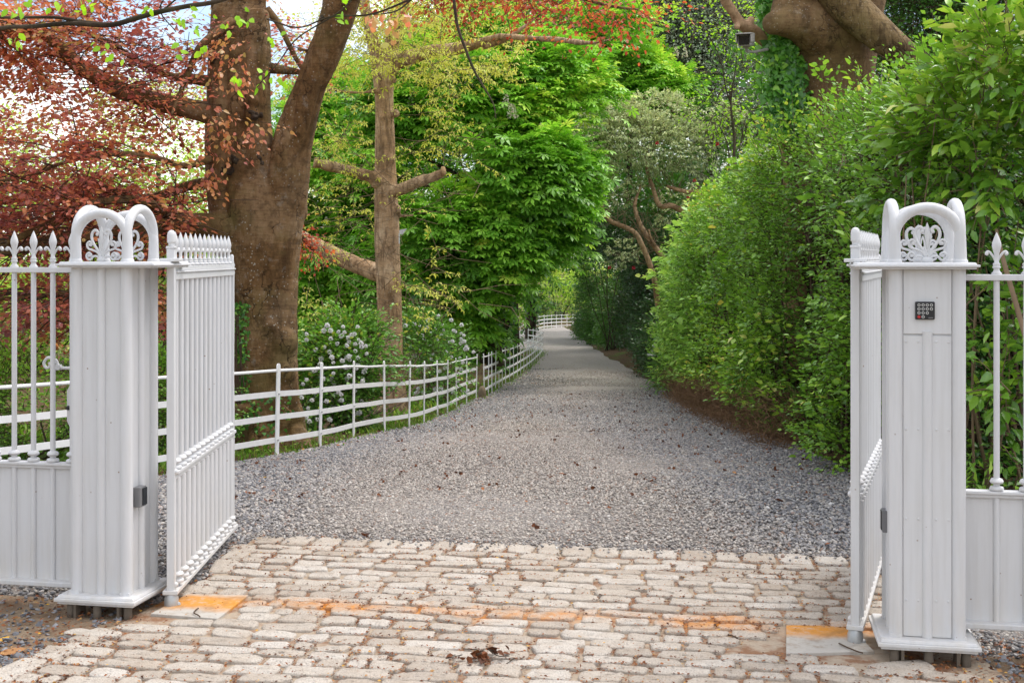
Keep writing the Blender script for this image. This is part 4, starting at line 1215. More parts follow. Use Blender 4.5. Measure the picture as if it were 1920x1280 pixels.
limb(b, [(722, 335, LY, 16), (700, 332, LY - .15, 12), (660, 322, LY - .3, 10.5), (620, 313, LY - .5, 9.5), (590, 306, LY - .6, 9.5)], 6, 12, .01)
limb(b, [(728, 360, LY, 15), (748, 356, LY - .15, 11.5), (781, 342, LY - .4, 11), (810, 332, LY - .6, 9.5), (832, 322, LY - .7, 8)], 6, 12, .01)
limb(b, [(728, 515, LY + .3, 18), (700, 508, LY + .5, 17), (650, 487, LY + .8, 16), (600, 464, LY + 1.1, 14), (560, 440, LY + 1.4, 12), (520, 415, LY + 1.7, 9)], 6, 12, .03)
limb(b, [(720, 168, LY, 7), (700, 172, LY - .2, 5), (675, 175, LY - .4, 4), (640, 172, LY - .5, 3.5), (620, 168, LY - .6, 3), (590, 180, LY - .7, 1.5)], 6, 8, .01)
limb(b, [(740, 404, LY, 5), (760, 405, LY - .1, 3.6), (776, 403, LY - .2, 3.2)], 5, 8, 0)
for px, py, r in ((742, 213, 8), (717, 222, 8), (738, 300, 5), (744, 392, 10), (736, 150, 7), (707, 338, 16)):
    b.ball(P(px, py, LY - .12), r / F_PX * LY, 10)
o = fin(voxel(b, .024, 'trunk', M['lime_bark'], None, 3, (((6, 6, .8), .012, 71), ((16, 16, 6), .006, 72))), lt)
for px, py, dy, r, rot in ((590, 306, -.62, 10, 1), (833, 321, -.72, 8.5, 1)):
    b = MB(); c = P(px, py, LY + dy); s_ = -1 if px < 700 else 1
    b.tube([c - [s_ * .03, 0, 0], c + [s_ * .012, -.01, .008]], [r / F_PX * LY * 1.03, r / F_PX * LY * .9], 12); fin(b.build('cut_face', M['cut_wood'], label='pale sawn end of the lopped bough'), lt)
cr, tw = MB(), MB()
def blob(n, pxr, pyr, Yr): return np.stack([P(rng.uniform(*pxr), rng.uniform(*pyr), rng.uniform(*Yr)) for _ in range(n)])
for n_, a_, c_, Yr, kp in ((560, (640, 960), (-30, 140), (LY - 2.2, LY + .4), -.5), (90, (560, 720), (90, 300), (LY - 1, LY + .5), -.2), (26, (770, 860), (120, 260), (LY - 1.2, LY), -.1), (12, (760, 900), (240, 340), (LY - 1, LY), 0.0),
                          (70, (560, 720), (300, 580), (LY - 1.2, LY + .8), .0), (64, (700, 830), (480, 600), (LY - .8, LY + .2), -.2), (40, (680, 780), (380, 560), (LY - .7, LY - .4), .1)):
    C = blob(n_, a_, c_, Yr); C = C[patchy(C, 2.0, kp, 75)]; qx = CX + C[:, 0] / C[:, 1] * F_PX; qy = HY - (C[:, 2] - EYE) / C[:, 1] * F_PX
    C[:, 1] += np.where((np.abs(qx - 727) < 62) & (qy > 140) & (rng.random(len(C)) < .85), 1.6, 0)
    d = rng.normal(0, 1, C.shape) * [1, .8, .45]
    spray(cr, tw, TU, C, d, 7, .62, (.07, .12), 1.0, .10, .9, .5, .03, (.5, .18, .2), None, .0062, .35)
fin(cr.build('young_leaves', M['yellowleaf']), lt); 
C = blob(110, (600, 900), (250, 580), (LY - .9, LY + .5)); d = rng.normal(0, 1, C.shape) * [1, .6, .5] + [0, 0, .2]
put_twigs(tw, C, C + unit(d) * .45 + rng.normal(0, .05, C.shape), C + unit(d) * .9 + rng.normal(0, .12, C.shape), .007, .003)
fin(tw.build('twigs', M['twig_pale']), lt)

# small white sign plate fixed to the trunk, seen from its edge
b = MB(); c = P(757, 436, LY - .15)
V = np.array([(-.07, 0, .0), (-.075, 0, .035), (-.03, 0, .055), (.06, 0, .065), (-.025, 0, -.035), (-.06, 0, -.03)]); V = V[::-1]
V = np.concatenate([V + [0, -.006, 0], V + [0, .006, 0]]); n_ = 6
b.add(V + c, [np.arange(n_), (n_ + np.arange(n_))[::-1].copy(), np.array([[(i + 1) % n_, i, n_ + i, n_ + (i + 1) % n_] for i in range(n_)])])
b.box(c[0] - .085, c[0] - .066, c[1] - .01, c[1] + .01, c[2] - .19, c[2] - .01)
tag(b.build('bracket', M['white'], None, False), 'small white bracket on the pale lopped trunk, below its short stub', 'bracket')

# ------------------------------------------------------------------ horse chestnuts
CANDLE = MB(); n = 90
zt = rng.random(n); an = rng.uniform(0, 6.28, n); rr = .055 * (1 - zt) ** .7 + .006
pp = np.stack([rr * np.cos(an), rr * np.sin(an), zt * .24], -1)
put_leaves(CANDLE, T_dia(.5, .5, .1, 0), pp, pp * [1, 1, 0] + rng.normal(0, .02, (n, 3)) + [0, 0, .01], rng.normal(0, 1, (n, 3)), rng.uniform(.022, .04, n), rng.random(n))
CANDLE = CANDLE.mesh('blossom', True); CANDLE.materials.append(M['candle'])


def chestnut(label, Y, base_px, ells, trunk_rows, n_scale=1.0, candles=(), leaf=(.24, .36), tint=.5, seed=0, under=.12):
    t = root('horse_chestnut', label, 'tree', (base_px - CX) / F_PX * Y, Y, 'horse chestnut trees')
    b = MB()
    for rows in trunk_rows: limb(b, rows, 6, 12, .03)
    for px, py, dY, rx, rz in ells:   # boughs into the crown
        limb(b, [(base_px, max(py + 90, 330), Y, 7), ((base_px + px) / 2 + 8, py + 40, Y + dY * .5, 5), (px, py, Y + dY, 2.5)], 6, 7, .06)
    fin(b.build('trunk', M['dark_bark']), t)
    cr, tw = MB(), MB()
    for px, py, dY, rx, rz in ells:
        c = P(px, py, Y + dY); r = np.array([rx, rx * .85, rz])
        n_ = int(92 * (rx * rz + rx * rx) * n_scale)
        p, o = shell(c, r, n_, .50, face=(0, -1, .25))
        q = p.copy(); q[:, 2] *= 3.2
        m = patchy(q, 1.05, -.16, 80 + seed); p, o, q = p[m], o[m], q[m]
        d = o * [1, 1, .35] + rng.normal(0, .3, p.shape) + [0, -.12, -.05]
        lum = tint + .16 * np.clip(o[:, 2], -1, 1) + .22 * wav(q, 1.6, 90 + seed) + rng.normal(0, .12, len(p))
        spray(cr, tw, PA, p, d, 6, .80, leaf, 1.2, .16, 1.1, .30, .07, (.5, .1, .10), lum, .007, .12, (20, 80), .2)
    fin(cr.build('crown', M['chestnut']), t); fin(tw.build('twigs', M['twig']), t)
    for px, py, dY in candles:
        q = bpy.data.objects.new('blossom', CANDLE); COL.objects.link(q)
        q.location = P(px, py, Y + dY); q.rotation_euler = (rng.normal(0, .12), rng.normal(0, .12), rng.uniform(0, 6)); q.scale = (1.25,) * 3
        fin(q, t)
    return t


ellA = [(880, 190, .3, 1.9, 1.3), (800, 300, -.4, 1.5, 1.2), (930, 310, -.5, 1.8, 1.4), (990, 390, -.2, 1.05, 1.0), (850, 420, -.6, 1.7, 1.3), (900, 470, -.9, 1.0, 1.0), (800, 520, 0, 1.2, .9), (892, 560, -.9, .5, .7), (1005, 440, -.1, .7, .45), (960, 150, .6, 1.2, 1.0), (800, 200, .4, 1.4, 1.0), (750, 330, .4, 1.2, 1.1), (900, 110, .8, 1.5, 1.0), (1040, 165, .6, 1.2, .9), (1045, 395, .2, .7, .5), (1020, 225, .6, 1.2, .9), (1010, 305, .3, 1.1, .9), (860, 600, -.3, .7, .6), (780, 430, .2, 1.2, 1.2)]
chestnut('large bright green horse chestnut hanging over the drive, right of the pale lopped trunk', 29.0, 925, ellA,
         [[(930, 690, 29, 18), (926, 640, 29, 14), (920, 560, 29, 12), (905, 420, 29, 10), (895, 250, 29, 7), (890, 90, 29, 3)], [(908, 680, 29.3, 9), (912, 600, 29.2, 7), (930, 500, 29, 5), (980, 420, 28.9, 3)]], 1.5,
         [(857, 138, -1.6), (870, 158, -1.6), (879, 163, -1.7), (886, 155, -1.5), (860, 183, -1.7), (856, 198, -1.7), (771, 197, -1.4), (808, 156, -.6), (818, 143, -.6), (949, 203, -1.9), (958, 222, -1.9), (964, 222, -1.8), (1014, 256, -1.6), (744, 240, -.9), (753, 216, -.9), (845, 110, -1), (1058, 172, 0), (826, 165, -1.2)],
         seed=1)
ellB = [(620, 330, 0, 1.7, 1.3), (690, 290, .5, 1.6, 1.2), (600, 470, -.3, 1.6, 1.3), (680, 450, 0, 1.5, 1.3), (560, 580, -.3, 1.3, 1.0), (650, 580, 0, 1.5, 1.0), (760, 560, .4, 1.4, 1.0), (560, 400, .3, 1.2, 1.2), (640, 220, .5, 1.3, 1.0)]
chestnut('low dark green horse chestnut between the copper beech and the pale lopped trunk', 32.5, 650, ellB,
         [[(655, 700, 32.5, 15), (650, 600, 32.5, 12), (648, 450, 32.5, 9), (645, 300, 32.5, 5), (640, 200, 32.5, 2)]], 1.15,
         [(650, 186, -1.0), (655, 190, -1), (602, 268, -1.2), (558, 345, -1), (662, 345, -1.4), (560, 420, -1), (612, 430, -1.6), (657, 250, -1)], seed=2, tint=.52)
ellC = [(1120, 130, 0, 1.9, .9), (1230, 150, .3, 2.0, .8), (1180, 90, 0, 1.9, .9), (1070, 190, -.5, 1.5, .9), (1270, 110, 1, 1.5, .8), (1100, 60, .5, 2, .9), (1200, 190, -.4, 1.5, .7), (1050, 260, 0, 1.4, 1.1), (1060, 330, .2, 1.1, 1.0)]
chestnut('horse chestnut spreading high over the bend, above the grey green shrub with twisting stems', 40.0, 966, ellC,
         [[(962, 690, 40, 12), (966, 520, 40, 9), (990, 360, 40, 7), (1060, 210, 40, 5), (1115, 90, 40, 2)]], 1.25,
         [(1060, 105, -1.6), (1112, 143, -1.6), (1140, 135, -1.7), (1160, 165, -1.6), (1199, 130, -1.6), (1186, 135, -1.6), (1185, 122, -1.5), (1267, 107, -1), (1284, 108, -1), (1132, 212, -1.2), (1024, 8, -1), (1030, 85, -1.2), (1058, 172, -1)], seed=3, tint=.55)

# ivy-clad dark trunks beyond the first chestnut
for k_, (px, Y, w, top, lb) in enumerate(((947, 36, 12, 470, 'dark ivy covered trunk close behind the curving white fence'), (996, 62, 11, 500, 'slim dark ivy covered trunk near the far end of the white fence'))):
    t = root('ivy_clad_tree', lb, 'tree', (px - CX) / F_PX * Y, Y, 'ivy covered trunks by the bend')
    b = MB(); p, r = limb(b, [(px, 720, Y, w), (px - 1, 600, Y, w * .9), (px + 2, 520, Y, w * .8), (px + 2, 300, Y, w * .6)], 6, 10, .04); fin(b.build('trunk', M['dark_bark']), t)
    b = MB(); n_ = 900; i_ = rng.integers(0, int(len(p) * .8), n_); a_ = rng.uniform(0, 6.28, n_); rr = r[i_] * rng.uniform(1.0, 1.9, n_)
    o_ = np.stack([np.cos(a_), np.sin(a_), np.zeros(n_)], -1)
    q = p[i_] + o_ * rr[:, None] + rng.normal(0, .12, (n_, 3)) * [.3, .3, 1]
    put_leaves(b, ST, q, rng.normal(0, 1, (n_, 3)) + [0, 0, -.6], o_ + [0, 0, .4] + rng.normal(0, .4, (n_, 3)), rng.uniform(.10, .16, n_), rng.normal(.3, .2, n_))
    fin(b.build('ivy_leaves', M['ivy']), t)
# ------------------------------------------------------------------ shrubs
TRUSS = MB(); n = 46
dd = unit(rng.normal(size=(n, 3)) + [0, 0, .25])
put_leaves(TRUSS, T_dia(.42, .55, .12, .05), dd * .022, dd * .9 + rng.normal(0, .35, (n, 3)), dd + rng.normal(0, .6, (n, 3)), rng.uniform(.035, .055, n), rng.random(n) ** .6)
TRUSS = TRUSS.mesh('blossom', True); TRUSS.materials.append(M['petal'])
REDB = MB(); n = 16
dd = unit(rng.normal(size=(n, 3)))
put_leaves(REDB, T_dia(.5, .55, .1, .05), dd * .01, dd, rng.normal(0, 1, (n, 3)), rng.uniform(.04, .06, n), rng.random(n))
REDB = REDB.mesh('blossom', True); REDB.materials.append(M['redpetal'])


def shrub(name, label, cat, cpx, Y, ells, mat, leaf, dens, K=9, L=.34, tmpl=None, inner=.5, tint=.45, keep=-.45, blossoms=(), bmesh_=None, bscale=1.2, group=None, hang=.1, droop=.1, seed=0, face=(0, -1, .2), stems=True, sv=.16, twr=.005, ground=True, bark='dark_bark', extra=()):
    t = thing(name, label, cat, (fx(cpx, Y), Y, float(g(Y))), 0, group)
    cr, tw = MB(), MB(); sb = MB()
    for px, py, dY, rx, ry, rz in ells:
        c = P(px, py, Y + dY)
        p, o = shell(c, (rx, ry, rz), int(dens * (rx * rz + rx * ry + ry * rz) * 4), inner, float(g(Y + dY)) + .03 if ground else None, face=face)
        m = patchy(p, 2.4, keep, 110 + seed); p, o = p[m], o[m]
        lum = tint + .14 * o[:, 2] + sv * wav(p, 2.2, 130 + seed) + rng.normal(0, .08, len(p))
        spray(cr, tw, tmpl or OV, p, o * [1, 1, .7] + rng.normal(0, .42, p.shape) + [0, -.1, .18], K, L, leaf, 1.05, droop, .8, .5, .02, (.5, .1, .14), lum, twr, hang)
        if stems:
            for _ in range(3):
                s0 = np.array([fx(cpx, Y) + rng.normal(0, .15), Y + rng.normal(0, .15), float(g(Y)) - .05]); e = c + rng.normal(0, .3, 3) * [rx, ry, rz]
                md = (s0 + e) / 2 + rng.normal(0, .12, 3)
                w_ = max(.012, .016 * max(rx, rz)); sb.tube(spline([s0, md, e], 5), np.linspace(w_, w_ * .4, 11), 6)
    fin(cr.build('foliage', M[mat]), t); fin(tw.build('twigs', M['twig']), t)
    if stems: fin(sb.build('stems', M[bark]), t)
    for px, py, dY in list(blossoms) + list(extra):
        q = bpy.data.objects.new('blossom', bmesh_); COL.objects.link(q)
        q.location = P(px, py, Y + dY); q.rotation_euler = (rng.uniform(-.6, .6), rng.uniform(-.6, .6), rng.uniform(0, 6)); q.scale = (bscale * rng.uniform(.75, 1.2),) * 3
        fin(q, t)
    return t


def blooms(n, px, py, fn): return [(a, b_, fn(a, b_)) for a, b_ in ((rng.uniform(*px), rng.uniform(*py)) for _ in range(n))]


shrub('rhododendron', 'white flowering rhododendron right of the pale lopped trunk, behind the curving fence', 'shrub', 820, 24.2,
      [(800, 655, 0, .76, .6, .52), (850, 675, .2, .5, .5, .44), (770, 705, -.1, .6, .5, .5), (820, 715, 0, .6, .5, .45), (790, 615, .1, .4, .4, .3)], 'bushleaf', (.055, .09), 58, 8, .32, keep=-.35, seed=1, tint=.55, bark='twig',
      blossoms=[(822, 592, -.62), (806, 607, -.62), (800, 614, -.62), (854, 622, -.62), (820, 637, -.62), (790, 655, -.62), (870, 640, -.62), (874, 650, -.62), (772, 670, -.62), (808, 625, -.62), (836, 660, -.62), (835, 690, -.62), (868, 680, -.62), (888, 660, -.62), (785, 690, -.62), (815, 735, -.62), (778, 738, -.62), (783, 735, -.62), (850, 736, -.62), (765, 632, -.62), (795, 636, -.62), (848, 640, -.62), (802, 600, -.62), (830, 610, -.62), (846, 600, -.62), (760, 610, -.62)], bmesh_=TRUSS, bscale=.66, extra=blooms(40, (765, 880), (600, 740), lambda a, b_: -.62), group='white flowering rhododendrons')
shrub('rhododendron', 'white flowering rhododendron between the forked beech trunk and the pale lopped trunk', 'shrub', 645, 16.4,
      [(650, 690, 0, .62, .55, .55), (610, 730, -.2, .42, .5, .45), (652, 672, .3, .40, .5, .5), (660, 640, .4, .5, .5, .45), (575, 770, -.4, .26, .4, .32), (664, 750, .1, .36, .4, .32), (800, 700, 4.6, .5, .5, .5), (790, 640, 5.2, .45, .4, .4)], 'bushleaf', (.055, .09), 62, 8, .32, keep=-.35, seed=2, tint=.52, bark='twig',
      blossoms=[(635, 622, -0.52), (640, 630, -0.52), (620, 635, -0.52), (650, 648, -0.76), (622, 670, -0.82), (655, 668, -0.82), (625, 680, -0.92), (600, 682, -0.92), (596, 690, -0.92), (590, 694, -0.92), (672, 637, -0.42), (660, 628, -0.40), (678, 650, -0.76), (677, 643, -0.76), (655, 705, -1.02), (625, 700, -1.02), (575, 712, -1.12), (568, 720, -1.12), (630, 730, -1.12), (640, 740, -1.02), (655, 726, -1.02), (680, 715, -0.82), (635, 735, -1.12), (690, 722, -0.82), (640, 750, -1.02), (585, 750, -1.22), (578, 765, -1.22), (610, 770, -1.02), (571, 780, -1.22), (580, 790, -1.22), (618, 787, -1.02), (590, 735, -1.12), (565, 745, -1.12), (605, 710, -1.02), (612, 752, -1.02), (648, 688, -0.92), (668, 690, -0.82), (573, 782, -1.22), (642, 676, -0.82), (595, 786, -1.12)], bmesh_=TRUSS, bscale=.52, extra=blooms(52, (572, 690), (605, 775), lambda a, b_: -.60), group='white flowering rhododendrons')
shrub('pieris', 'pale yellow green shrub close behind the forked beech trunk', 'shrub', 560, 17.5, [(560, 640, 0, .35, .4, .38), (585, 660, .2, .3, .3, .3), (548, 690, 0, .3, .3, .4)], 'hedgelight', (.09, .14), 40, 8, .3, T_dia(.16, .5, .05, .25), keep=-.6, seed=3, tint=.75, hang=.4)
shrub('box_hedge', 'dense dark clipped hedge with yellow tips behind the railing and latch', 'hedge', 60, 11.6,
      [(-160, 790, 0, .8, .5, .75), (0, 785, 0, .8, .5, .72), (110, 790, -.1, .5, .5, .68), (210, 775, .1, .6, .5, .66), (300, 760, .4, .6, .5, .6), (370, 760, .6, .4, .4, .5)], 'privet', (.035, .055), 120, 10, .2, DI, .6, keep=-.7, seed=4, tint=.42, sv=.26, face=(0, -1, .4))

# left, far behind: lawn edge bushes and pale yellow-green trees
for k_, (px, Y, ells, mat, lb, tt, dn) in enumerate((
        (60, 34, [(60, 600, 0, 2.6, 1.5, 1.1), (-60, 590, 0, 2, 1.5, 1.4)], 'farbright', 'sunlit yellow green shrub far beyond the dark clipped hedge and the railing', .5, 9),
        (200, 38, [(200, 580, 0, 2.8, 1.5, 1.6), (320, 590, .5, 2.4, 1.5, 1.4)], 'hedgelight', 'green shrub far behind the low copper branches', .5, 9))):
    shrub('distant_shrub', lb, 'shrub', px, Y, ells, mat, (.14, .22), dn, 9, .8, DI, .5, tint=tt, keep=-.5, seed=10 + k_, group='shrubs beyond the lawn')


def far_tree(label, px, Y, ells, mat, leaf, dens, K=9, L=1.0, keep=-.2, tint=.5, name='background_tree', tw_=8, group='background trees', inner=.35, hang=.2, face=None, seed=0, base_y=650, rows=None, tmpl=None, sv=.16):
    t = root(name, label, 'tree', fx(px, Y), Y, group)
    b = MB()
    for r_ in (rows or [[(px, base_y + 60, Y, tw_), (px + 2, base_y - 150, Y, tw_ * .85), (px - 2, ells[0][1], Y, tw_ * .5)]]): limb(b, r_, 6, 9, .05)
    for ex, ey, dY, rx, ry, rz in ells:
        limb(b, [(px, min(base_y, ey + 160), Y, tw_ * .5), ((px + ex) / 2, ey + 60, Y + dY * .5, tw_ * .35), (ex, ey, Y + dY, tw_ * .12)], 6, 7, .08)
    fin(b.build('trunk', M['dark_bark']), t)
    cr, tw = MB(), MB()
    for ex, ey, dY, rx, ry, rz in ells:
        p, o = shell(P(ex, ey, Y + dY), (rx, ry, rz), int(dens * (rx * rz + rx * ry + ry * rz) * 4), inner, face=face)
        m = patchy(p, 1.1, keep, 150 + seed); p, o = p[m], o[m]
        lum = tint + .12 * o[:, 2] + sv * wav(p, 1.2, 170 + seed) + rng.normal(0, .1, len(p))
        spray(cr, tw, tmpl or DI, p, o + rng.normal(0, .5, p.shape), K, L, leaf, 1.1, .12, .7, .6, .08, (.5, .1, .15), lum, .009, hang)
    fin(cr.build('crown', M[mat]), t); fin(tw.build('twigs', M['twig']), t)
    return t


far_tree('thin pale yellow tree behind the copper beech limbs, seen against the sky', 300, 36, [(300, 300, 0, 2.4, 2, 2.2), (220, 420, 0, 2.2, 2, 1.6), (380, 440, 0, 2.0, 2, 1.6), (300, 520, 0, 2.6, 2, 1.0)], 'farbright', (.12, .19), 11, 9, 1.0, -.5, .6, seed=1)
far_tree('yellow green tree beyond the leftmost copper branches', 30, 39, [(40, 430, 0, 3.0, 2.4, 2.0), (-80, 330, 0, 3, 2.4, 2.4), (90, 540, 0, 2.8, 2, 1.1)], 'farbright', (.12, .2), 10, 9, 1.1, -.5, .5, seed=2)
far_tree('pale leafed tree filling the fork of the copper beech', 560, 40, [(560, 250, 0, 2.2, 2, 1.6), (600, 150, 1, 2.4, 2, 1.8), (520, 380, 0, 1.6, 1.6, 1.6), (640, 60, 1, 2.6, 2, 1.6), (560, 500, 0, 2, 2, 1.6)], 'yellowleaf', (.10, .17), 5.2, 9, 1.0, -.1, .42, seed=3)
far_tree('grey green holly-like tree high behind the security camera', 1330, 44, [(1300, 60, 0, 2.8, 2.2, 2.2), (1390, 170, -.5, 2.4, 2, 2.2), (1240, 20, 0, 2.2, 2, 1.6), (1400, 300, 0, 2.0, 2, 2.0), (1320, -60, 0, 3, 2.4, 2), (1230, 130, .6, 1.6, 1.6, 1.3)], 'holly', (.10, .15), 26, 12, .7, -.5, .5, seed=4, tw_=10)
far_tree('dark evergreen tree standing behind the ridged leaning bough', 1790, 25, [(1790, 60, 0, 1.5, 1.3, 1.0), (1700, 40, .4, 1.1, 1.2, .9), (1880, 30, 0, 1.4, 1.2, 1.2), (1780, -60, 0, 1.8, 1.5, .9), (1900, 160, 0, 1.2, 1.2, 1), (1730, 150, .5, 1.1, 1, .8), (2000, 60, 0, 1.5, 1.3, 1.4)], 'bushleaf', (.07, .12), 46, 10, .5, -.55, .36, seed=5, tw_=9, base_y=330, tmpl=T_dia(.22, .5, .06, .15))
far_tree('yellow green maple sprays growing beside the ivy clad stem', 1370, 21, [(1370, 150, 0, .5, .5, .45), (1330, 200, .2, .45, .5, .35), (1375, 60, 0, .45, .5, .35), (1300, 30, 0, .5, .5, .3), (1395, 215, .1, .4, .4, .3)], 'limeleaf', (.05, .085), 60, 9, .42, -.4, .5, seed=6, tw_=3, base_y=420)
far_tree('sunlit green tree at the very top of the view above the bend', 1180, 52, [(1180, 20, 0, 3.4, 2.5, 1.8), (1060, 10, 0, 3.2, 2.5, 1.8), (960, 40, 1, 3, 2.5, 1.8), (1300, -40, 0, 3.4, 2.5, 2), (860, 60, 2, 3, 2.5, 2)], 'hedgelight', (.16, .26), 9, 10, 1.0, -.45, .5, seed=7, tw_=10)

# gnarled rhododendron by the bend
RY = 33.0
GN = [[(1262, 640, 32.2, 6), (1243, 600, 32.2, 6), (1233, 565, 32.2, 5.6), (1226, 515, 32.1, 5.2), (1203, 460, 32.1, 5), (1186, 434, 32, 4.6), (1140, 412, 32, 4.4), (1124, 380, 32, 4), (1104, 330, 32, 3.4), (1086, 280, 32.1, 2.6), (1080, 250, 32.2, 1.6)],
      [(1252, 505, 32.6, 6), (1240, 480, 32.5, 5.5), (1222, 455, 32.5, 5), (1200, 420, 32.4, 4.4), (1190, 385, 32.4, 3.6), (1200, 350, 32.5, 2)],
      [(1300, 430, 33, 7), (1290, 405, 33, 6), (1262, 385, 32.8, 5.4), (1240, 386, 32.8, 4.6), (1225, 360, 32.8, 4), (1212, 315, 32.8, 3), (1215, 270, 32.8, 2)],
      [(1330, 420, 33, 6), (1320, 370, 33, 5), (1290, 360, 32.8, 4), (1250, 350, 32.8, 3)], [(1235, 470, 32.5, 3), (1222, 450, 32.4, 2.6), (1216, 430, 32.3, 2)]]
t = root('rhododendron', 'tall grey green rhododendron with bare twisting orange brown stems at the bend', 'shrub', fx(1262, 32.5), 32.5)
b = MB(); pths = [limb(b, r_, 6, 9, .03)[0] for r_ in GN]; fin(b.build('stems', M['rhodo_bark']), t)
cr, tw = MB(), MB()
for px, py, dY, rx, ry, rz in ((1190, 270, 0, 1.3, 1.1, .85), (1270, 290, .4, 1.3, 1.1, .9), (1110, 290, 0, .85, .9, .75), (1150, 240, .3, 1, 1, .7), (1230, 220, .5, 1.1, 1, .6), (1330, 330, .6, 1.1, 1, 1.0), (1080, 300, .2, .5, .6, .6), (1130, 360, .1, .65, .7, .5), (1290, 400, .6, .9, .9, .7), (1210, 370, .3, .9, .8, .55), (1370, 260, .8, 1, 1, .9), (1170, 480, .5, .35, .4, .3)):
    p, o = shell(P(px, py, RY + dY), (rx, ry, rz), int(38 * (rx * rz + rx * ry + ry * rz) * 4), .45, face=(0, -1, .3)); m = patchy(p, 1.9, -.2, 191); p, o = p[m], o[m]
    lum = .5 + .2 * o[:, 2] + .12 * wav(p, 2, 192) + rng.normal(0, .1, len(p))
    spray(cr, tw, T_dia(.17, .5, .05, .2), p, o + rng.normal(0, .4, p.shape) + [0, 0, .2], 10, .22, (.09, .14), 1.0, .05, .6, .5, .015, (.5, .1, .16), lum, .006, .5, (15, 95), .55)
C, D = along(pths, 150, .3); put_twigs(tw, C, C + rng.normal(0, .22, C.shape) + [0, 0, .12], C + rng.normal(0, .4, C.shape) + [0, 0, .3], .012, .004)
fin(cr.build('foliage', M['rhodo']), t); fin(tw.build('twigs', M['twig_pale']), t)
for px, py in ((1143, 501), (1188, 502), (1345, 270), (1302, 338), (1232, 268), (1290, 370)):
    q = bpy.data.objects.new('blossom', REDB); COL.objects.link(q); q.location = P(px, py, 31.6); q.scale = (.95,) * 3; fin(q, t)

# dark bushes along the right of the bend and the bright shrub at its end
def at(X, Y, h, Y0, rx, ry, rz):
    X -= .5; z = float(g(Y)) + h; return (CX + X / Y * F_PX, HY - (z - EYE) / Y * F_PX, Y - Y0, rx, ry, rz)


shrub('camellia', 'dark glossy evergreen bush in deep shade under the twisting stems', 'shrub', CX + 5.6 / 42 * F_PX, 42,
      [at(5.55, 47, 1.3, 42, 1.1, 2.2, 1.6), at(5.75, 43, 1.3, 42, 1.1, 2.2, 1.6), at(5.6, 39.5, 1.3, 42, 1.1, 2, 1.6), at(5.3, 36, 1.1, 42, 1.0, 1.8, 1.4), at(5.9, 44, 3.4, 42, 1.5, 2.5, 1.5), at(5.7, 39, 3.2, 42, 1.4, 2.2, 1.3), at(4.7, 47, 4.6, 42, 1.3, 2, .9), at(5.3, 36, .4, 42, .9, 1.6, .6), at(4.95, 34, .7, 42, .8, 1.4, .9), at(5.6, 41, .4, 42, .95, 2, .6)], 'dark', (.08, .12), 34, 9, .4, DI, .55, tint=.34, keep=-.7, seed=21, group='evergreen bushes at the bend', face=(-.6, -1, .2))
shrub('camellia', 'ivy green rounded bush at the inner edge of the bend, where the far fence ends', 'shrub', CX + 5 / 56 * F_PX, 56,
      [at(4.75, 62, 1.4, 56, 1.1, 2.2, 1.7), at(4.95, 57, 1.4, 56, 1.1, 2.2, 1.7), at(5.3, 52, 1.4, 56, 1.1, 2.2, 1.7), at(5.1, 58, 3.6, 56, 1.5, 2.5, 1.6), at(4.7, 62, .5, 56, .9, 2, .7), at(5.2, 53, .5, 56, .9, 2, .7), at(4.9, 57, .5, 56, .9, 2, .7)], 'bushleaf', (.09, .14), 24, 9, .5, DI, .55, tint=.36, keep=-.7, seed=22, group='evergreen bushes at the bend', face=(-.6, -1, .2))
shrub('camellia', 'shaded evergreen crown arching over the end of the drive', 'shrub', 1150, 50, [(1160, 440, 0, 1.7, 1.3, .9), (1100, 420, 1.5, 1.2, 1.2, .7), (1230, 440, 0, 1.4, 1.2, 1)], 'bushleaf', (.08, .13), 20, 9, .5, DI, .5, tint=.42, keep=-.5, seed=23, group='evergreen bushes at the bend', ground=False)
shrub('distant_shrub', 'bright sunlit yellow green shrub beyond the far fence at the end of the drive', 'shrub', 1050, 96, [(1055, 545, 0, 2.4, 1.6, 2.3), (1010, 560, 1, 2, 1.6, 1.9), (1100, 540, 1, 2.2, 1.6, 2.4), (1060, 470, 1.5, 3.2, 1.8, 2.2)], 'farbright', (.16, .28), 9, 9, .9, DI, .5, tint=.62, keep=-.5, seed=24, hang=.3)
shrub('clipped_bush', 'small dark rounded bush just behind the far white fence', 'shrub', 1029, 88, [(1029, 588, 0, .9, .8, .85), (1012, 592, 0, .6, .7, .75)], 'dark', (.07, .11), 34, 8, .35, DI, .6, tint=.45, keep=-.9, seed=25)
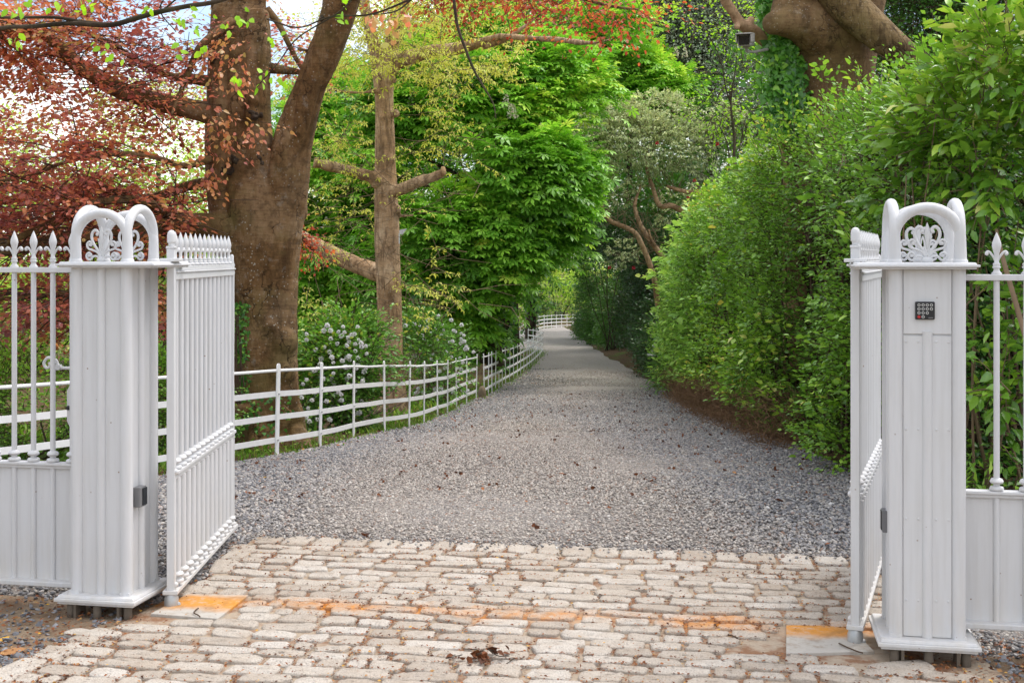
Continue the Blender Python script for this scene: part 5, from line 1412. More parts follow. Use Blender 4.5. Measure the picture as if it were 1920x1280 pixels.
# woods behind everything in the middle and right: one unbroken mass
cr, tw = MB(), MB()
for px, py, Y, rx, ry, rz, dn in ((700, 560, 44, 5, 1.5, 3.4, 5), (850, 350, 50, 5.5, 2, 5, 4), (960, 260, 54, 4.0, 2, 5.0, 4), (1150, 260, 62, 6, 2.5, 6.5, 3), (1330, 330, 52, 5, 2, 5.5, 4), (620, 420, 48, 4, 1.5, 3, 4), (1240, 260, 70, 9, 2, 8, 3.5), (1060, 300, 74, 7, 2, 9, 3.5), (1420, 250, 66, 8, 2, 8, 3.5), (760, 300, 70, 8, 2, 8, 2.5), (1215, 420, 60, 3.6, 1.5, 2.6, 8), (1150, 380, 63, 3, 1.5, 2.4, 7), (1290, 440, 50, 3, 1.5, 2.5, 7), (1000, 480, 112, 8, 3, 6, 2), (1150, 420, 112, 10, 3, 8, 2), (1480, 300, 40, 4, 2, 4, 4), (1650, 260, 38, 4, 2, 4, 4), (1820, 320, 36, 4, 2, 4, 4), (820, 560, 46, 2.2, 1.5, 2.2, 5)):
    p, o = shell(P(px, py, Y), (rx, ry, rz), int(dn * 3.2 * (rx * rz + rx * ry + ry * rz)), .4, face=(0, -1, .1)); m = patchy(p, .8, -.75, 201); p, o = p[m], o[m]
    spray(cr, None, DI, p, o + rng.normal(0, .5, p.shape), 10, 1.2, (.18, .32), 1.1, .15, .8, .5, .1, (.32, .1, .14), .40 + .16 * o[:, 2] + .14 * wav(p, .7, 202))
tag(cr.build('woodland', M['bushleaf']), 'shaded green woodland filling the gaps behind the trees of the bend', 'woodland', kind='stuff')

# ------------------------------------------------------------------ great trunk on the right with its ridged bough, ivy and camera
GY = 15.0
gt = root('beech_tree', 'massive smooth brown trunk behind the tall hedge, with one ridged bough slanting down', 'tree', fx(1540, GY), GY)
b = MB()
limb(b, [(1535, 700, GY, 62), (1538, 420, GY, 50), (1548, 300, GY, 56), (1557, 230, GY, 57), (1565, 170, GY, 62), (1564, 110, GY, 72), (1558, 50, GY, 88), (1560, -30, GY, 98), (1575, -140, GY, 84), (1590, -300, GY, 64), (1600, -600, GY, 36)], 6, 26, 0)
limb(b, [(1600, 420, GY + .1, 26), (1602, 260, GY + .1, 26), (1606, 160, GY + .1, 30), (1612, 60, GY + .1, 34)], 6, 12, 0)
limb(b, [(1545, 60, GY - .2, 62), (1500, 42, GY - .42, 42), (1468, 42, GY - .55, 30), (1449, 45, GY - .62, 22)], 6, 16, 0)
limb(b, [(1466, 46, GY - .5, 26), (1474, 20, GY - .45, 32), (1500, -30, GY - .3, 44), (1540, -110, GY - .2, 60)], 6, 16, 0)
b.ball(P(1450, 45, GY - .62), 21 / F_PX * GY, 12)
o = fin(voxel(b, .025, 'trunk', M['oak_bark'], None, 6, (((4, 4, .5), .022, 211), ((12, 12, 2.2), .008, 212))), gt)
b = MB()
limb(b, [(1520, -70, GY - .35, 40), (1570, -15, GY - .55, 38), (1610, 30, GY - .65, 35), (1660, 75, GY - .75, 30), (1712, 118, GY - .85, 28), (1760, 160, GY - .95, 25), (1850, 240, GY - 1.1, 18)], 7, 18, .01)
o = fin(voxel(b, .022, 'bough', M['limb_bark'], None, 3, (((9, 9, 9), .012, 213),)), gt)
# secondary ivy covered stem and the branch with the camera
b = MB()
limb(b, [(1500, 700, GY + .2, 34), (1498, 300, GY + .2, 32), (1480, 180, GY + .2, 26), (1462, 60, GY + .3, 22), (1455, -80, GY + .4, 20), (1450, -400, GY + .4, 12)], 6, 14, .02)
limb(b, [(1470, 110, GY + .2, 14), (1440, 82, GY - .1, 13), (1415, 62, GY - .25, 12), (1388, 46, GY - .4, 11), (1372, 22, GY - .5, 10), (1358, 0, GY - .6, 9.5), (1335, -60, GY - .8, 8), (1300, -160, GY - 1, 5)], 6, 12, .01)
b.ball(P(1382, 50, GY - .5), .05, 10); b.ball(P(1408, 38, GY - .35), .045, 10)
fin(voxel(b, .02, 'side_stem', M['rhodo_bark'], None, 3, (((10, 10, 4), .010, 214),)), gt)
iv = thing('ivy', 'thick ivy hanging down the stem between the security camera and the massive trunk', 'ivy', P(1470, 220, GY))
b = MB(); n = 2600; py = rng.uniform(-120, 262, n) ; px = np.interp(py, [-120, 0, 60, 150, 260], [1452, 1456, 1462, 1474, 1492]) + rng.normal(0, 1, n) * np.interp(py, [-120, 40, 150, 260], [16, 17, 22, 24])
Y = GY - .12 - .12 * rng.random(n) - .12 * np.clip(1 - np.abs(px - np.interp(py, [-120, 260], [1455, 1490])) / 36, 0, 1)
p = np.stack([(px - CX) / F_PX * Y, Y, EYE - (py - HY) / F_PX * Y], -1)
put_leaves(b, ST, p, rng.normal(0, .5, (n, 3)) + [0, -.25, -.8], np.array([0, -1, .45]) + rng.normal(0, .4, (n, 3)), rng.uniform(.06, .115, n), .55 + .22 * wav(p, 3, 221) + rng.normal(0, .16, n))
fin(b.build('leaves', M['ivy']), iv)
b = MB()
for k_ in range(7):
    x0 = rng.normal(0, 9); p, r = pxline([(1500 + x0, 420, GY - .05, 1.8), (1482 + x0, 200, GY - .06, 1.6), (1464 + x0 * .8, 60, GY - .02, 1.3), (1456 + x0 * .7, -80, GY + .1, 1)], 6); b.tube(p, r, 5)
fin(b.build('stems', M['twig']), iv)
# camera
c0 = P(1398, 76, GY - .75)
t = thing('security_camera', 'weathered grey box security camera hanging below the branch beside the ivy', 'camera', c0, math.radians(-17))
t.rotation_euler[0] = math.radians(9); t.scale = (1.25,) * 3
b = MB(); b.box(-.062, .062, -.13, .20, -.055, .052); b.build('housing', M['camera'], t, False, bevel=.016)
b = MB(); b.box(-.072, .072, -.20, .16, .0535, .066); b.box(-.072, -.0625, -.185, .14, -.02, .0535); b.box(.0625, .072, -.185, .14, -.02, .0535); b.build('sunshield', M['camera'], t, False, bevel=.004)
b = MB(); b.box(-.048, .048, -.136, -.1305, -.042, .040); b.build('window', M['lens'], t, False, bevel=.002)
b = MB(); b.tube([(0, .05, -.055), (0, .06, -.10), (.05, .20, -.11), (.16, .42, -.09)], .014, 8); b.box(-.03, .03, .0, .10, -.07, -.0555); b.build('bracket', M['camera'], t, True, 40)

# ------------------------------------------------------------------ tall hedge along the right of the drive
def face_x(y, z):
    """x of the hedge face at height z over the drive"""
    h = z - g(y)
    base = np.interp(y, [8.3, 10.1, 12, 16.3, 22, 28, 32], [3.05, 2.92, 2.98, 3.14, 3.38, 3.72, 4.25])
    return base - .10 * np.sin(np.clip(h / 3.6, 0, 1) * PI) + .02 * h + np.clip(.45 - h, 0, 1) * .55 + np.clip(h - 3.0, 0, 2) * .28


def hedge_top(y): return np.interp(y, [8, 9.5, 12, 16, 20, 25, 29, 31.5, 32.6], [3.1, 3.15, 3.35, 3.65, 3.7, 3.9, 3.85, 3.2, 1.6])


def hedge(name, label, y0, y1, mat, leaf, dens, tmpl, L, K, tint, seed, hang=.05, group='hedge along the drive', zlo=.28, keep=-.62):
    yc = (y0 + y1) / 2
    t = thing(name, label, 'hedge', (3.6, yc, float(g(yc))), 0, group)
    n = int((y1 - y0 + 1) * 3.6 * dens)
    y = rng.uniform(y0 - .55, y1 + .55, n); ht = hedge_top(y) + .26 * wav(np.stack([y * 0, y, y * 0], -1), 3, seed) + rng.exponential(.09, n)
    h = zlo + (ht - zlo) * rng.random(n); z = g(y) + h
    q = np.stack([y * 0, y, z], -1)
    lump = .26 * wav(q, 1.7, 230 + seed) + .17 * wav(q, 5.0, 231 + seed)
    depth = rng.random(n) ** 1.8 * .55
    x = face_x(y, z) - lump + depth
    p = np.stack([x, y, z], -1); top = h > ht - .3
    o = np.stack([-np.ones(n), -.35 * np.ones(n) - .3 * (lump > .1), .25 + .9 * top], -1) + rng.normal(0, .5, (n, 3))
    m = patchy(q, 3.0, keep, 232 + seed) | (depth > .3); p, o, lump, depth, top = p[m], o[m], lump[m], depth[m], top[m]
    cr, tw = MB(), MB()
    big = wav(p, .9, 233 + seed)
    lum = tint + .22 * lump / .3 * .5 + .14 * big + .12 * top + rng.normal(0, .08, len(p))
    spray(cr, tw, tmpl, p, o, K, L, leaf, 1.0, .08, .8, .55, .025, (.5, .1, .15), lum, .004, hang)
    # here and there shoots with larger leaves, and bare twigs poking out
    i_ = rng.random(len(p)) < .11
    spray(cr, tw, OV, p[i_] + [-.05, -.02, 0], o[i_] + [0, 0, .2], 7, L * 1.25, (leaf[0] * 1.5, leaf[1] * 1.65), .9, .08, .8, .5, .02, (.5, .1, .15), lum[i_] + .10, .005, .1)
    j_ = (rng.random(len(p)) < .10) & (wav(p, 1.4, 240 + seed) > .1)
    bt_ = MB(); q_ = p[j_] + [-.04, 0, 0]; d_ = unit(rng.normal(0, 1, q_.shape) * [.5, 1, 1] + [-.3, 0, .1]) * rng.uniform(.15, .5, len(q_))[:, None]
    put_twigs(bt_, q_, q_ + d_ * .5 + rng.normal(0, .02, q_.shape), q_ + d_, .0045, .002); fin(bt_.build('twigs', M['twig_pale']), t)
    # leaves on the roof and the back
    n = int((y1 - y0) * 1.3 * dens * .5); y = rng.uniform(y0, y1, n); x = rng.uniform(.2, 1.5, n); z = g(y) + hedge_top(y) + rng.normal(0, .12, n) + .12 * np.sin(y * 2)
    p = np.stack([face_x(y, z) + x, y, z], -1)
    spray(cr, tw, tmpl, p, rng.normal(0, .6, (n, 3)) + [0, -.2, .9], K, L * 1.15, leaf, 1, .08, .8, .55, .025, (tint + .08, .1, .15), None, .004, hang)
    fin(cr.build('foliage', M[mat]), t); fin(tw.build('twigs', M['twig']), t)
    # brown woody interior: a lattice of bare stems
    sb = MB(); ns = int((y1 - y0) * 16)
    for _ in range(ns):
        yy = rng.uniform(y0, y1); x0 = float(face_x(yy, g(yy) + .5)) + rng.uniform(.25, 1.1); hh = float(hedge_top(yy)) * rng.uniform(.6, 1)
        q = np.array([[x0, yy, g(yy) - .05], [x0 + rng.normal(0, .12), yy + rng.normal(0, .15), g(yy) + hh * .45], [x0 - rng.uniform(0, .3), yy + rng.normal(0, .3), g(yy) + hh]])
        sb.tube(spline(q, 4), np.linspace(rng.uniform(.012, .03), .006, 9), 5)
    fin(sb.build('stems', M['twig']), t)
    ib = MB(); ys_ = np.linspace(y0 + (1.5 if y0 < 9 else .05), y1 - .05, int((y1 - y0) * 5)); hs = np.linspace(0, 1, 14)  # solid core filling the gaps, interior shade put into its dark colour
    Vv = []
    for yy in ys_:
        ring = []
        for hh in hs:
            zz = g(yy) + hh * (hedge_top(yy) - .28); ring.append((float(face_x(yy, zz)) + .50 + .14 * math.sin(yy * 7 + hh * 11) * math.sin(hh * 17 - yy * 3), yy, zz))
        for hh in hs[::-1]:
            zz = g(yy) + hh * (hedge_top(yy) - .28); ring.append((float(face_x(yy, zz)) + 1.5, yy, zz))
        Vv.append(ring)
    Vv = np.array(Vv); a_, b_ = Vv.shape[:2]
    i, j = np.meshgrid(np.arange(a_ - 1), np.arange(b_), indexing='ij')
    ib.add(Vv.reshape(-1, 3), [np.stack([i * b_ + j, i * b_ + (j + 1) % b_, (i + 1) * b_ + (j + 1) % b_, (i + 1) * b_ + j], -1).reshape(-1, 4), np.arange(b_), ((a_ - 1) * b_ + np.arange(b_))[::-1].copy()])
    fin(ib.build('shaded_core', M['shadedcore']), t)
    return t


k = NT('shaded twig core'); v = k.pos()  # dense twig brown, with the shade inside the hedge painted in as near-black
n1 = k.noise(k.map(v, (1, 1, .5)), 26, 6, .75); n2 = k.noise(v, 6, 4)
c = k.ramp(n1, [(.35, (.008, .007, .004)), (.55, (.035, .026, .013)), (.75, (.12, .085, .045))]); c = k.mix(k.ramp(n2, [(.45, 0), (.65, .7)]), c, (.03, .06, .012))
k.pbr(c, .95, .05, 0, k.bump(n1, 1, .05)); M['shadedcore'] = k.m
hedge('privet_hedge', 'near stretch of the tall hedge with small dark leaves, just beyond the keypad pillar', 8.9, 15.2, 'privet', (.042, .068), 122, DI, .22, 11, .44, 1, zlo=.06)
hedge('mixed_hedge', 'middle stretch of the tall hedge, fresh mid green leaves above a brown bare foot', 15.2, 22.5, 'privet', (.056, .090), 72, DI, .26, 10, .50, 2, zlo=.40)
hedge('bay_hedge', 'far stretch of the tall hedge, long pale green leaves, ending at the twisting stems', 22.5, 32.4, 'hedgelight', (.085, .135), 50, T_dia(.2, .5, .06, .12), .34, 9, .50, 3)
# dry brown twigs at the foot of the hedge
b = MB(); n = 6000; y = rng.uniform(12.5, 26, n); x = face_x(y, g(y)) + rng.normal(-.42, .16, n); z = g(y) + rng.random(n) ** 1.4 * .60
p = np.stack([x, y, z], -1); d = rng.normal(0, 1, (n, 3)) * [1, 1, .8]; d = unit(d) * rng.uniform(.05, .22, n)[:, None]
put_twigs(b, p, p + d * .5 + rng.normal(0, .015, p.shape), p + d, .0035, .0015)
tag(b.build('dry_twigs', plain('dry twig', (.21, .125, .07), .9, .1, 0, 14, .5)), 'tangle of dry brown clippings and twigs along the foot of the hedge', 'twigs', kind='stuff')


def sprig(name, label, cat, pts, mat, tmpl, leaf, K=9, L=.35, up=.7, tint=.5, hang=.1, group=None, stem=None):
    """a small plant or shoot made of sprays starting at given points"""
    c = np.array([p_[0] for p_ in pts]).mean(0)
    t = thing(name, label, cat, (c[0], c[1], float(g(c[1]))), 0, group)
    cr, tw = MB(), MB()
    C = np.array([p_[0] for p_ in pts]); D = np.array([p_[1] for p_ in pts])
    spray(cr, tw, tmpl, C, D, K, L, leaf, .8, .1, .8, .4, .015, (tint, .1, .14), None, .005, hang, (35, 80))
    fin(cr.build('leaves', M[mat]), t); fin(tw.build('stems', M['twig']), t)
    return t


# laurel sprigs growing out of the hedge foot, ferns and tufts
pts = []
for _ in range(42):
    y = rng.uniform(12.6, 14.6); pts.append(((float(face_x(y, g(y) + 1)) - .12, y, float(g(y)) + rng.uniform(.3, 1.35)), rng.normal(0, .5, 3) + [-.6, -.7, .5]))
sprig('laurel_shrub', 'young cherry laurel with larger light leaves pushing out of the foot of the hedge', 'shrub', pts, 'laurel', OV, (.075, .12), 8, .34, tint=.68)
pts = []
for _ in range(46):
    y = rng.uniform(25.5, 31.5); pts.append(((float(face_x(y, g(y) + .4)) - .30, y, float(g(y)) + rng.uniform(.05, .7)), rng.normal(0, .6, 3) + [-.5, -.4, .5]))
sprig('fern', 'ferns and leafy shoots beside the white pipe at the hedge end', 'fern', pts, 'bushleaf', T_dia(.14, .4, .03, .2), (.10, .17), 12, .5, tint=.6, hang=.2)

# broad-leaved laurel and ivy behind the right railing
t = thing('laurel_shrub', 'big cherry laurel with broad glossy yellow green leaves behind the right railing', 'shrub', (3.3, 8.6, float(g(8.6))))
cr, tw = MB(), MB()
for px, py, Y, rx, ry, rz, dn in ((1840, 210, 8.5, .48, .4, .42, 46), (1770, 260, 8.9, .36, .4, .34, 46), (1890, 120, 8.2, .34, .4, .32, 46), (1920, 280, 8.3, .5, .4, .5, 40), (1740, 330, 9.0, .26, .3, .25, 40), (2050, 200, 8.2, .6, .4, .7, 30), (1700, 350, 9.2, .22, .2, .25, 36),
                                  (1880, 650, 8.4, .26, .3, .45, 20), (1980, 620, 8.4, .4, .3, .6, 22), (1850, 780, 8.6, .2, .25, .25, 18), (1915, 720, 7.9, .14, .2, .2, 26)):
    p, o = shell(P(px, py, Y), (rx, ry, rz), int(dn * (rx * rz + rx * ry + ry * rz) * 4), .35, face=(-.2, -1, .2))
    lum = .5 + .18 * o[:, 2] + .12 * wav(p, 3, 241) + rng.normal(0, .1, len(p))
    spray(cr, tw, T_oval(.2, .05, .16), p, o + rng.normal(0, .45, p.shape) + [0, -.2, .45], 8, .26, (.10, .165), 1.0, .04, .7, .45, .02, (.5, .1, .12), lum, .005, .25, (25, 80), .2)
for _ in range(46):
    x = rng.uniform(2.85, 4.6); y = rng.uniform(8.5, 9.5); q = np.array([[x, y, g(y) - .02], [x + rng.normal(0, .2), y + rng.normal(0, .12), rng.uniform(.8, 1.2)], [x + rng.normal(-.1, .35), y - rng.uniform(-.1, .3), rng.uniform(1.6, 2.9)]])
    tw.tube(spline(q, 5), np.linspace(rng.uniform(.008, .018), .004, 11), 6)
p_, r_ = pxline([(1925, 640, 7.6, 5), (1905, 570, 7.7, 5), (1882, 490, 7.8, 4.6), (1868, 430, 7.9, 3)], 6); tw.tube(p_, r_, 8)
fin(cr.build('foliage', M['laurel']), t); fin(tw.build('stems', M['twig_pale']), t)
t = thing('ivy', 'dark ivy bank filling the hedge behind the laurel and the right railing', 'ivy', (3.8, 9.4, float(g(9.4))))
cr, tw = MB(), MB()
n = 1500; x = rng.uniform(3.0, 5.6, n); y = 9.35 + .25 * wav(np.stack([x, x * 0, x], -1), 4, 251) + rng.random(n) ** 1.6 * .5; z = rng.uniform(-.05, 2.75, n)
p = np.stack([x, y, z], -1); m = patchy(p, 3, -.5, 252) & ~((z < .75) & (rng.random(n) < .55)); p = p[m]
spray(cr, tw, ST, p, rng.normal(0, .6, p.shape) + [0, -.7, -.1], 8, .26, (.05, .085), 1, .1, .8, .5, .03, (.42, .12, .16), .42 + .2 * wav(p, 2.2, 253), .004, .4)
fin(cr.build('leaves', M['ivy']), t); fin(tw.build('stems', M['twig']), t)
b = MB()  # solid sheets behind the ivy, their dark colour stands for inner shade
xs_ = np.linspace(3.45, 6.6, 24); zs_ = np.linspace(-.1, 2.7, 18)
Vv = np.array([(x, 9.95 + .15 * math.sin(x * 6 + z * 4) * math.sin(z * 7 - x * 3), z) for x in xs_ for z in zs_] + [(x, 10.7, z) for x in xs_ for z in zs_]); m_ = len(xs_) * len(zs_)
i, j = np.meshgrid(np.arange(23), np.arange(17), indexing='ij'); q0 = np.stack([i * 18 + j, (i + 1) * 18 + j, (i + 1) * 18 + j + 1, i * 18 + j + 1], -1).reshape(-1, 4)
b.add(Vv, [q0, q0[:, ::-1] + m_]); fin(b.build('shaded_core', M['shadedcore']), t)
# loose shoots poking up from the hedge top
pts = [(P(px, py, Y), np.array(d) + rng.normal(0, .15, 3)) for px, py, Y, d in ((1550, 250, 13, (0, -.2, 1)), (1545, 220, 13, (.2, -.2, 1)), (1560, 300, 13, (-.2, -.3, 1)), (1620, 240, 12, (.1, -.2, 1)), (1660, 230, 11.4, (0, -.2, 1)), (1490, 260, 14, (-.2, -.2, 1)), (1480, 275, 14.4, (.2, -.2, 1)), (1690, 290, 10.5, (.1, -.3, 1)), (1590, 260, 12.6, (.3, -.2, .8)), (1650, 300, 11, (-.4, -.3, .8)))]
sprig('privet_shoots', 'leafy upright shoots rising from the hedge top in front of the massive trunk', 'shoots', pts, 'privet', OV, (.05, .08), 14, .62, tint=.72)

# ------------------------------------------------------------------ overhanging twigs near the viewer
t = thing('overhanging_branch', 'thin lime branch with bright fresh green leaves crossing the top of the copper foliage', 'branch', P(200, 45, 7.2))
b = MB(); pth = []
for rows in ([(-180, 80, 7.4, 3.5), (0, 53, 7.3, 4), (60, 50, 7.3, 4.2), (128, 44, 7.2, 4.6), (204, 47, 7.2, 5), (250, 36, 7.2, 5), (292, 24, 7.1, 5), (350, 12, 7.1, 4.6), (412, 1, 7.0, 4.6), (520, -40, 7, 5)],
             [(-150, 30, 7.3, 3), (0, 33, 7.3, 2.8), (100, 33, 7.2, 3), (150, 40, 7.2, 3), (204, 46, 7.2, 3)], [(250, 37, 7.2, 2), (300, 22, 7.2, 2), (340, -10, 7.2, 1.5)],
             [(500, 36, 7, 1.6), (560, 52, 7, 1.5), (620, 32, 7, 1.6), (700, 26, 7, 1.8), (790, -10, 7, 2.5)], [(480, 165, 7, 1), (520, 120, 7, 1.2), (560, 70, 7, 1.4), (640, 20, 7, 1.6), (680, -30, 7, 2)], [(330, 60, 7.1, 1), (300, 15, 7.1, 1.3), (340, -40, 7.1, 1.6)]):
    p, r = pxline(rows, 6); b.tube(p, r, 7); pth.append(p)
fin(b.build('stem', M['dark_bark']), t)
cr = MB(); pts = [(14, 12), (22, 66), (36, 74), (110, 14), (165, 5), (190, 88), (214, 108), (340, 48), (366, 55), (352, 12), (413, 52), (440, 32), (462, 34), (510, 68), (525, 152), (455, 150), (490, 138), (486, 160), (640, 28), (655, 12), (278, 15), (60, 8), (382, 86), (340, 86), (160, 14), (30, 26), (440, 158)]
C = np.repeat(np.array([P(a, b_, 7.0 + rng.uniform(-.1, .2)) for a, b_ in pts]), 4, 0) + rng.normal(0, .022, (len(pts) * 4, 3))
n = len(C); put_leaves(cr, T_oval(.30, .05, .15), C, rng.normal(0, .7, (n, 3)) + [0, -.1, -.75], rng.normal(0, .6, (n, 3)) + [0, -.7, .3], rng.uniform(.035, .062, n), .5 + rng.normal(0, .2, n))
fin(cr.build('leaves', M['limeleaf']), t)
t = thing('hanging_twig', 'long bare twig with bronze leaf tuft hanging over the drive before the chestnuts', 'branch', P(860, 60, 9))
b = MB()
for rows in ([(842, -60, 9, 3.2), (851, 0, 9, 3), (858, 50, 9, 2.8), (872, 90, 9, 2.7), (888, 130, 9, 2.3), (905, 160, 9, 1.9), (925, 195, 9, 1.3), (930, 225, 9, .7)], [(700, 28, 9, 1.2), (740, 22, 9, 1.5), (765, 5, 9, 1.8), (800, -30, 9, 2)]):
    p, r = pxline(rows, 6); b.tube(p, r, 6)
fin(b.build('stem', M['dark_bark']), t)
cr = MB(); C = np.array([P(rng.uniform(690, 775), 22 + 16 * rng.random() + abs(rng.normal(0, 18)), 9 + rng.normal(0, .1)) for _ in range(44)]); n = len(C)
put_leaves(cr, OV, C, rng.normal(0, .6, (n, 3)) + [0, 0, -.9], rng.normal(0, 1, (n, 3)) + [0, -.6, 0], rng.uniform(.045, .075, n), .75 + rng.normal(0, .15, n)); fin(cr.build('leaves', M['copper']), t)

# ------------------------------------------------------------------ small things on the ground
c0 = P(1228, 667, 31.4)
t = thing('drain_pipe', 'pale plastic pipe lying at the end of the hedge', 'pipe', c0); b = MB(); b.tube([(-.20, .05, .02), (.10, -.02, -.02), (.45, -.05, -.05)], .035, 14); b.build('pipe', M['galv'], t, True, 50)
b = MB(); b.box(-.055, .055, -.012, .012, -.30, .30); b.box(-.17, -.055, -.010, .010, .14, .22); b.box(.055, .15, -.010, .010, .14, .22); b.box(-.09, .12, -.013, .013, -.28, -.2)
o = b.build('sign_frame', M['white'], None, False); o.location = P(1240, 659, 31.2); o.rotation_euler = (.15, math.radians(-48), .2); tag(o, 'small broken white frame leaning in the leaves above the pale pipe', 'frame')


def scatter_litter(n, fn, smin, smax, lift=.004):
    b = MB(); p = fn(n); n = len(p)
    put_leaves(b, T_dia(.28, .5, .12, -.05), p + [0, 0, lift], rng.normal(0, 1, (n, 3)) * [1, 1, .12], rng.normal(0, .35, (n, 3)) + [0, 0, 1], rng.uniform(smin, smax, n), rng.random(n) ** 1.2)
    return b


def in_joints(n):
    s_ = np.array(STONES); s_ = s_[(s_[:, 1] > 4.4)]; i = rng.integers(0, len(s_), n); c = s_[i]
    e = rng.random(n) < .62; sg = np.where(rng.random(n) < .5, 1, -1); t = rng.uniform(-1, 1, n)
    lx = np.where(e, t * c[:, 2], sg * (c[:, 2] + .007)); ly = np.where(e, sg * (c[:, 3] + .006), t * c[:, 3])
    ca, sa = np.cos(c[:, 4]), np.sin(c[:, 4]); x, y = c[:, 0] + lx * ca - ly * sa, c[:, 1] + lx * sa + ly * ca
    p = np.stack([x, y, rng.uniform(.012, .021, n)], -1); return p[wav(p, 4.5, 261) + rng.normal(0, .45, n) > -.2]


def on_apron(n):
    n = int(n * 1.7)
    x = rng.uniform(-2.6, 2.3, n); y = rng.uniform(4.4, 7.4, n); m = inside(APR, x, y)
    p = np.stack([x[m], y[m], np.full(m.sum(), .010)], -1); k_ = wav(p, 4, 261) + rng.normal(0, .5, len(p)) > -.1; return p[k_]


tag(scatter_litter(13000, in_joints, .007, .021).build('leaf_litter', M['litter']), 'rusty brown bud scales and needles lodged between the cobbles', 'leaf litter', kind='stuff')
# bud scales standing on top of the setts
def on_setts(n):
    p = on_apron(n); p[:, 2] = .0250; return p[p[:, 1] < 7.3]
tag(scatter_litter(4200, on_setts, .005, .014).build('bud_scales', M['litter']), 'small brown bud scales lying on top of the cobbles', 'leaf litter', kind='stuff')


def on_verge(n):
    a = np.stack([rng.uniform(-4, -1.75, n), rng.uniform(4.3, 6.1, n), np.full(n, .012)], -1); c = np.stack([rng.uniform(1.6, 3.6, n // 2), rng.uniform(4.5, 5.4, n // 2), np.full(n // 2, .012)], -1)
    return np.concatenate([a, c])


tag(scatter_litter(3800, on_verge, .008, .03).build('verge_litter', M['litter']), 'brown needles and leaf scraps over the bare earth beside the pillars', 'leaf litter', kind='stuff')


def on_drive(n):
    p, u = drive_pts(n, 7, 40); edge = np.abs(2 * u - 1); k_ = (rng.random(len(p)) < .25 + .75 * edge ** 3) & (wav(p, 3, 281) + rng.normal(0, .4, len(p)) > .1); p = p[k_]; p[:, 2] += .012; return p


tag(scatter_litter(9000, on_drive, .018, .05, .008).build('drive_litter', M['litter']), 'fallen brown leaves and cone scraps scattered over the gravel', 'leaf litter', kind='stuff')
def scraps(n):
    p, u = drive_pts(n, 7.2, 26); return p + [0, 0, .012]


b = MB(); p = scraps(230); n = len(p)
for k_ in range(3):
    put_leaves(b, OV, p + rng.normal(0, .010, (n, 3)) * [1, 1, .3] + [0, 0, .006], rng.normal(0, 1, (n, 3)) * [1, 1, .5], rng.normal(0, 1, (n, 3)) + [0, 0, .4], rng.uniform(.018, .045, n), rng.random(n) * .35)
tag(b.build('cone_scraps', M['litter']), 'dark brown cone scraps and crumpled leaves dotted over the gravel', 'leaf litter', kind='stuff')
# bigger single leaves and twigs
def big_leaf(px, py, Y, s, label, rot, tint):
    b = MB(); a = np.linspace(0, 1, 13); w = .30 * np.sin(a * PI) ** .8 * (1 + .18 * np.sin(a * 26)); top = np.stack([a - .5, w, .10 * (a - .5) ** 2 + .06 * w], -1); bot = top * [1, -1, 1]; mid = np.stack([a - .5, a * 0, .02 + .1 * (a - .5) ** 2], -1)
    V = np.concatenate([top, mid, bot]) * s; i = np.arange(12)
    b.add(V, [np.stack([i, 13 + i, 14 + i, i + 1], -1), np.stack([13 + i, 26 + i, 27 + i, 14 + i], -1)], tint)
    o = b.build('fallen_leaf', M['litter']); c = P(px, py, Y); o.location = (c[0], c[1], max(c[2], .012)); o.rotation_euler = (.08, -.1, rot); tag(o, label, 'leaf'); return o


big_leaf(22, 1226, 5.24, .12, 'large curled pale brown leaf on the stony verge, left of the cobbles', .25, .88)
big_leaf(8, 1200, 5.42, .05, 'small bright orange yellow leaf on the stony verge, above the large brown leaf', .9, 1.0)
t = thing('leaf_clump', 'clump of withered dark brown leaves and stalks lying on the cobbles in mid gateway', 'leaf clump', (P(905, 1243, 5.12)[0], 5.12, .02))
b = MB(); n = 34; p = rng.normal(0, 1, (n, 3)) * [.055, .03, .008] + [0, 0, .018]; put_leaves(b, OV, p, rng.normal(0, 1, (n, 3)) * [1, .6, .35], rng.normal(0, 1, (n, 3)) + [0, 0, .5], rng.uniform(.025, .05, n), rng.random(n) * .4); b.build('leaves', M['litter'], t)
b = MB()
for _ in range(7):
    a = rng.normal(0, 1, 3) * [.07, .035, .006] + [0, 0, .02]; b.tube(spline([a, a + rng.normal(0, .03, 3) * [1, 1, .3], a + rng.normal(0, .06, 3) * [1, 1, .3]], 4), .002, 5)
b.build('stalks', M['dark_bark'], t)
for k_, (rows, lb) in enumerate(([[(372, 1143, 5.84), (366, 1148, 5.80), (364, 1153, 5.76), (371, 1158, 5.73), (375, 1161, 5.70)], 'thin curved brown twig on the left rust stained slab'], [[(1573, 1217, 5.31), (1590, 1228, 5.25), (1608, 1234, 5.2), (1618, 1237, 5.18)], 'thin curved brown twig on the slab beside the keypad pillar'], [[(1365, 1200, 5.43), (1375, 1204, 5.41), (1383, 1210, 5.38)], 'short dark twig lying on the cobbles near the keypad pillar'])):
    b = MB(); q = np.array([P(a, b_, c_) for a, b_, c_ in rows]); q[:, 2] = .024; q -= q[0]; b.tube(spline(q, 5), .0032, 6); o = b.build('fallen_twig', M['twig']); c = P(*rows[0]); o.location = (c[0], c[1], .026); tag(o, lb, 'twig')

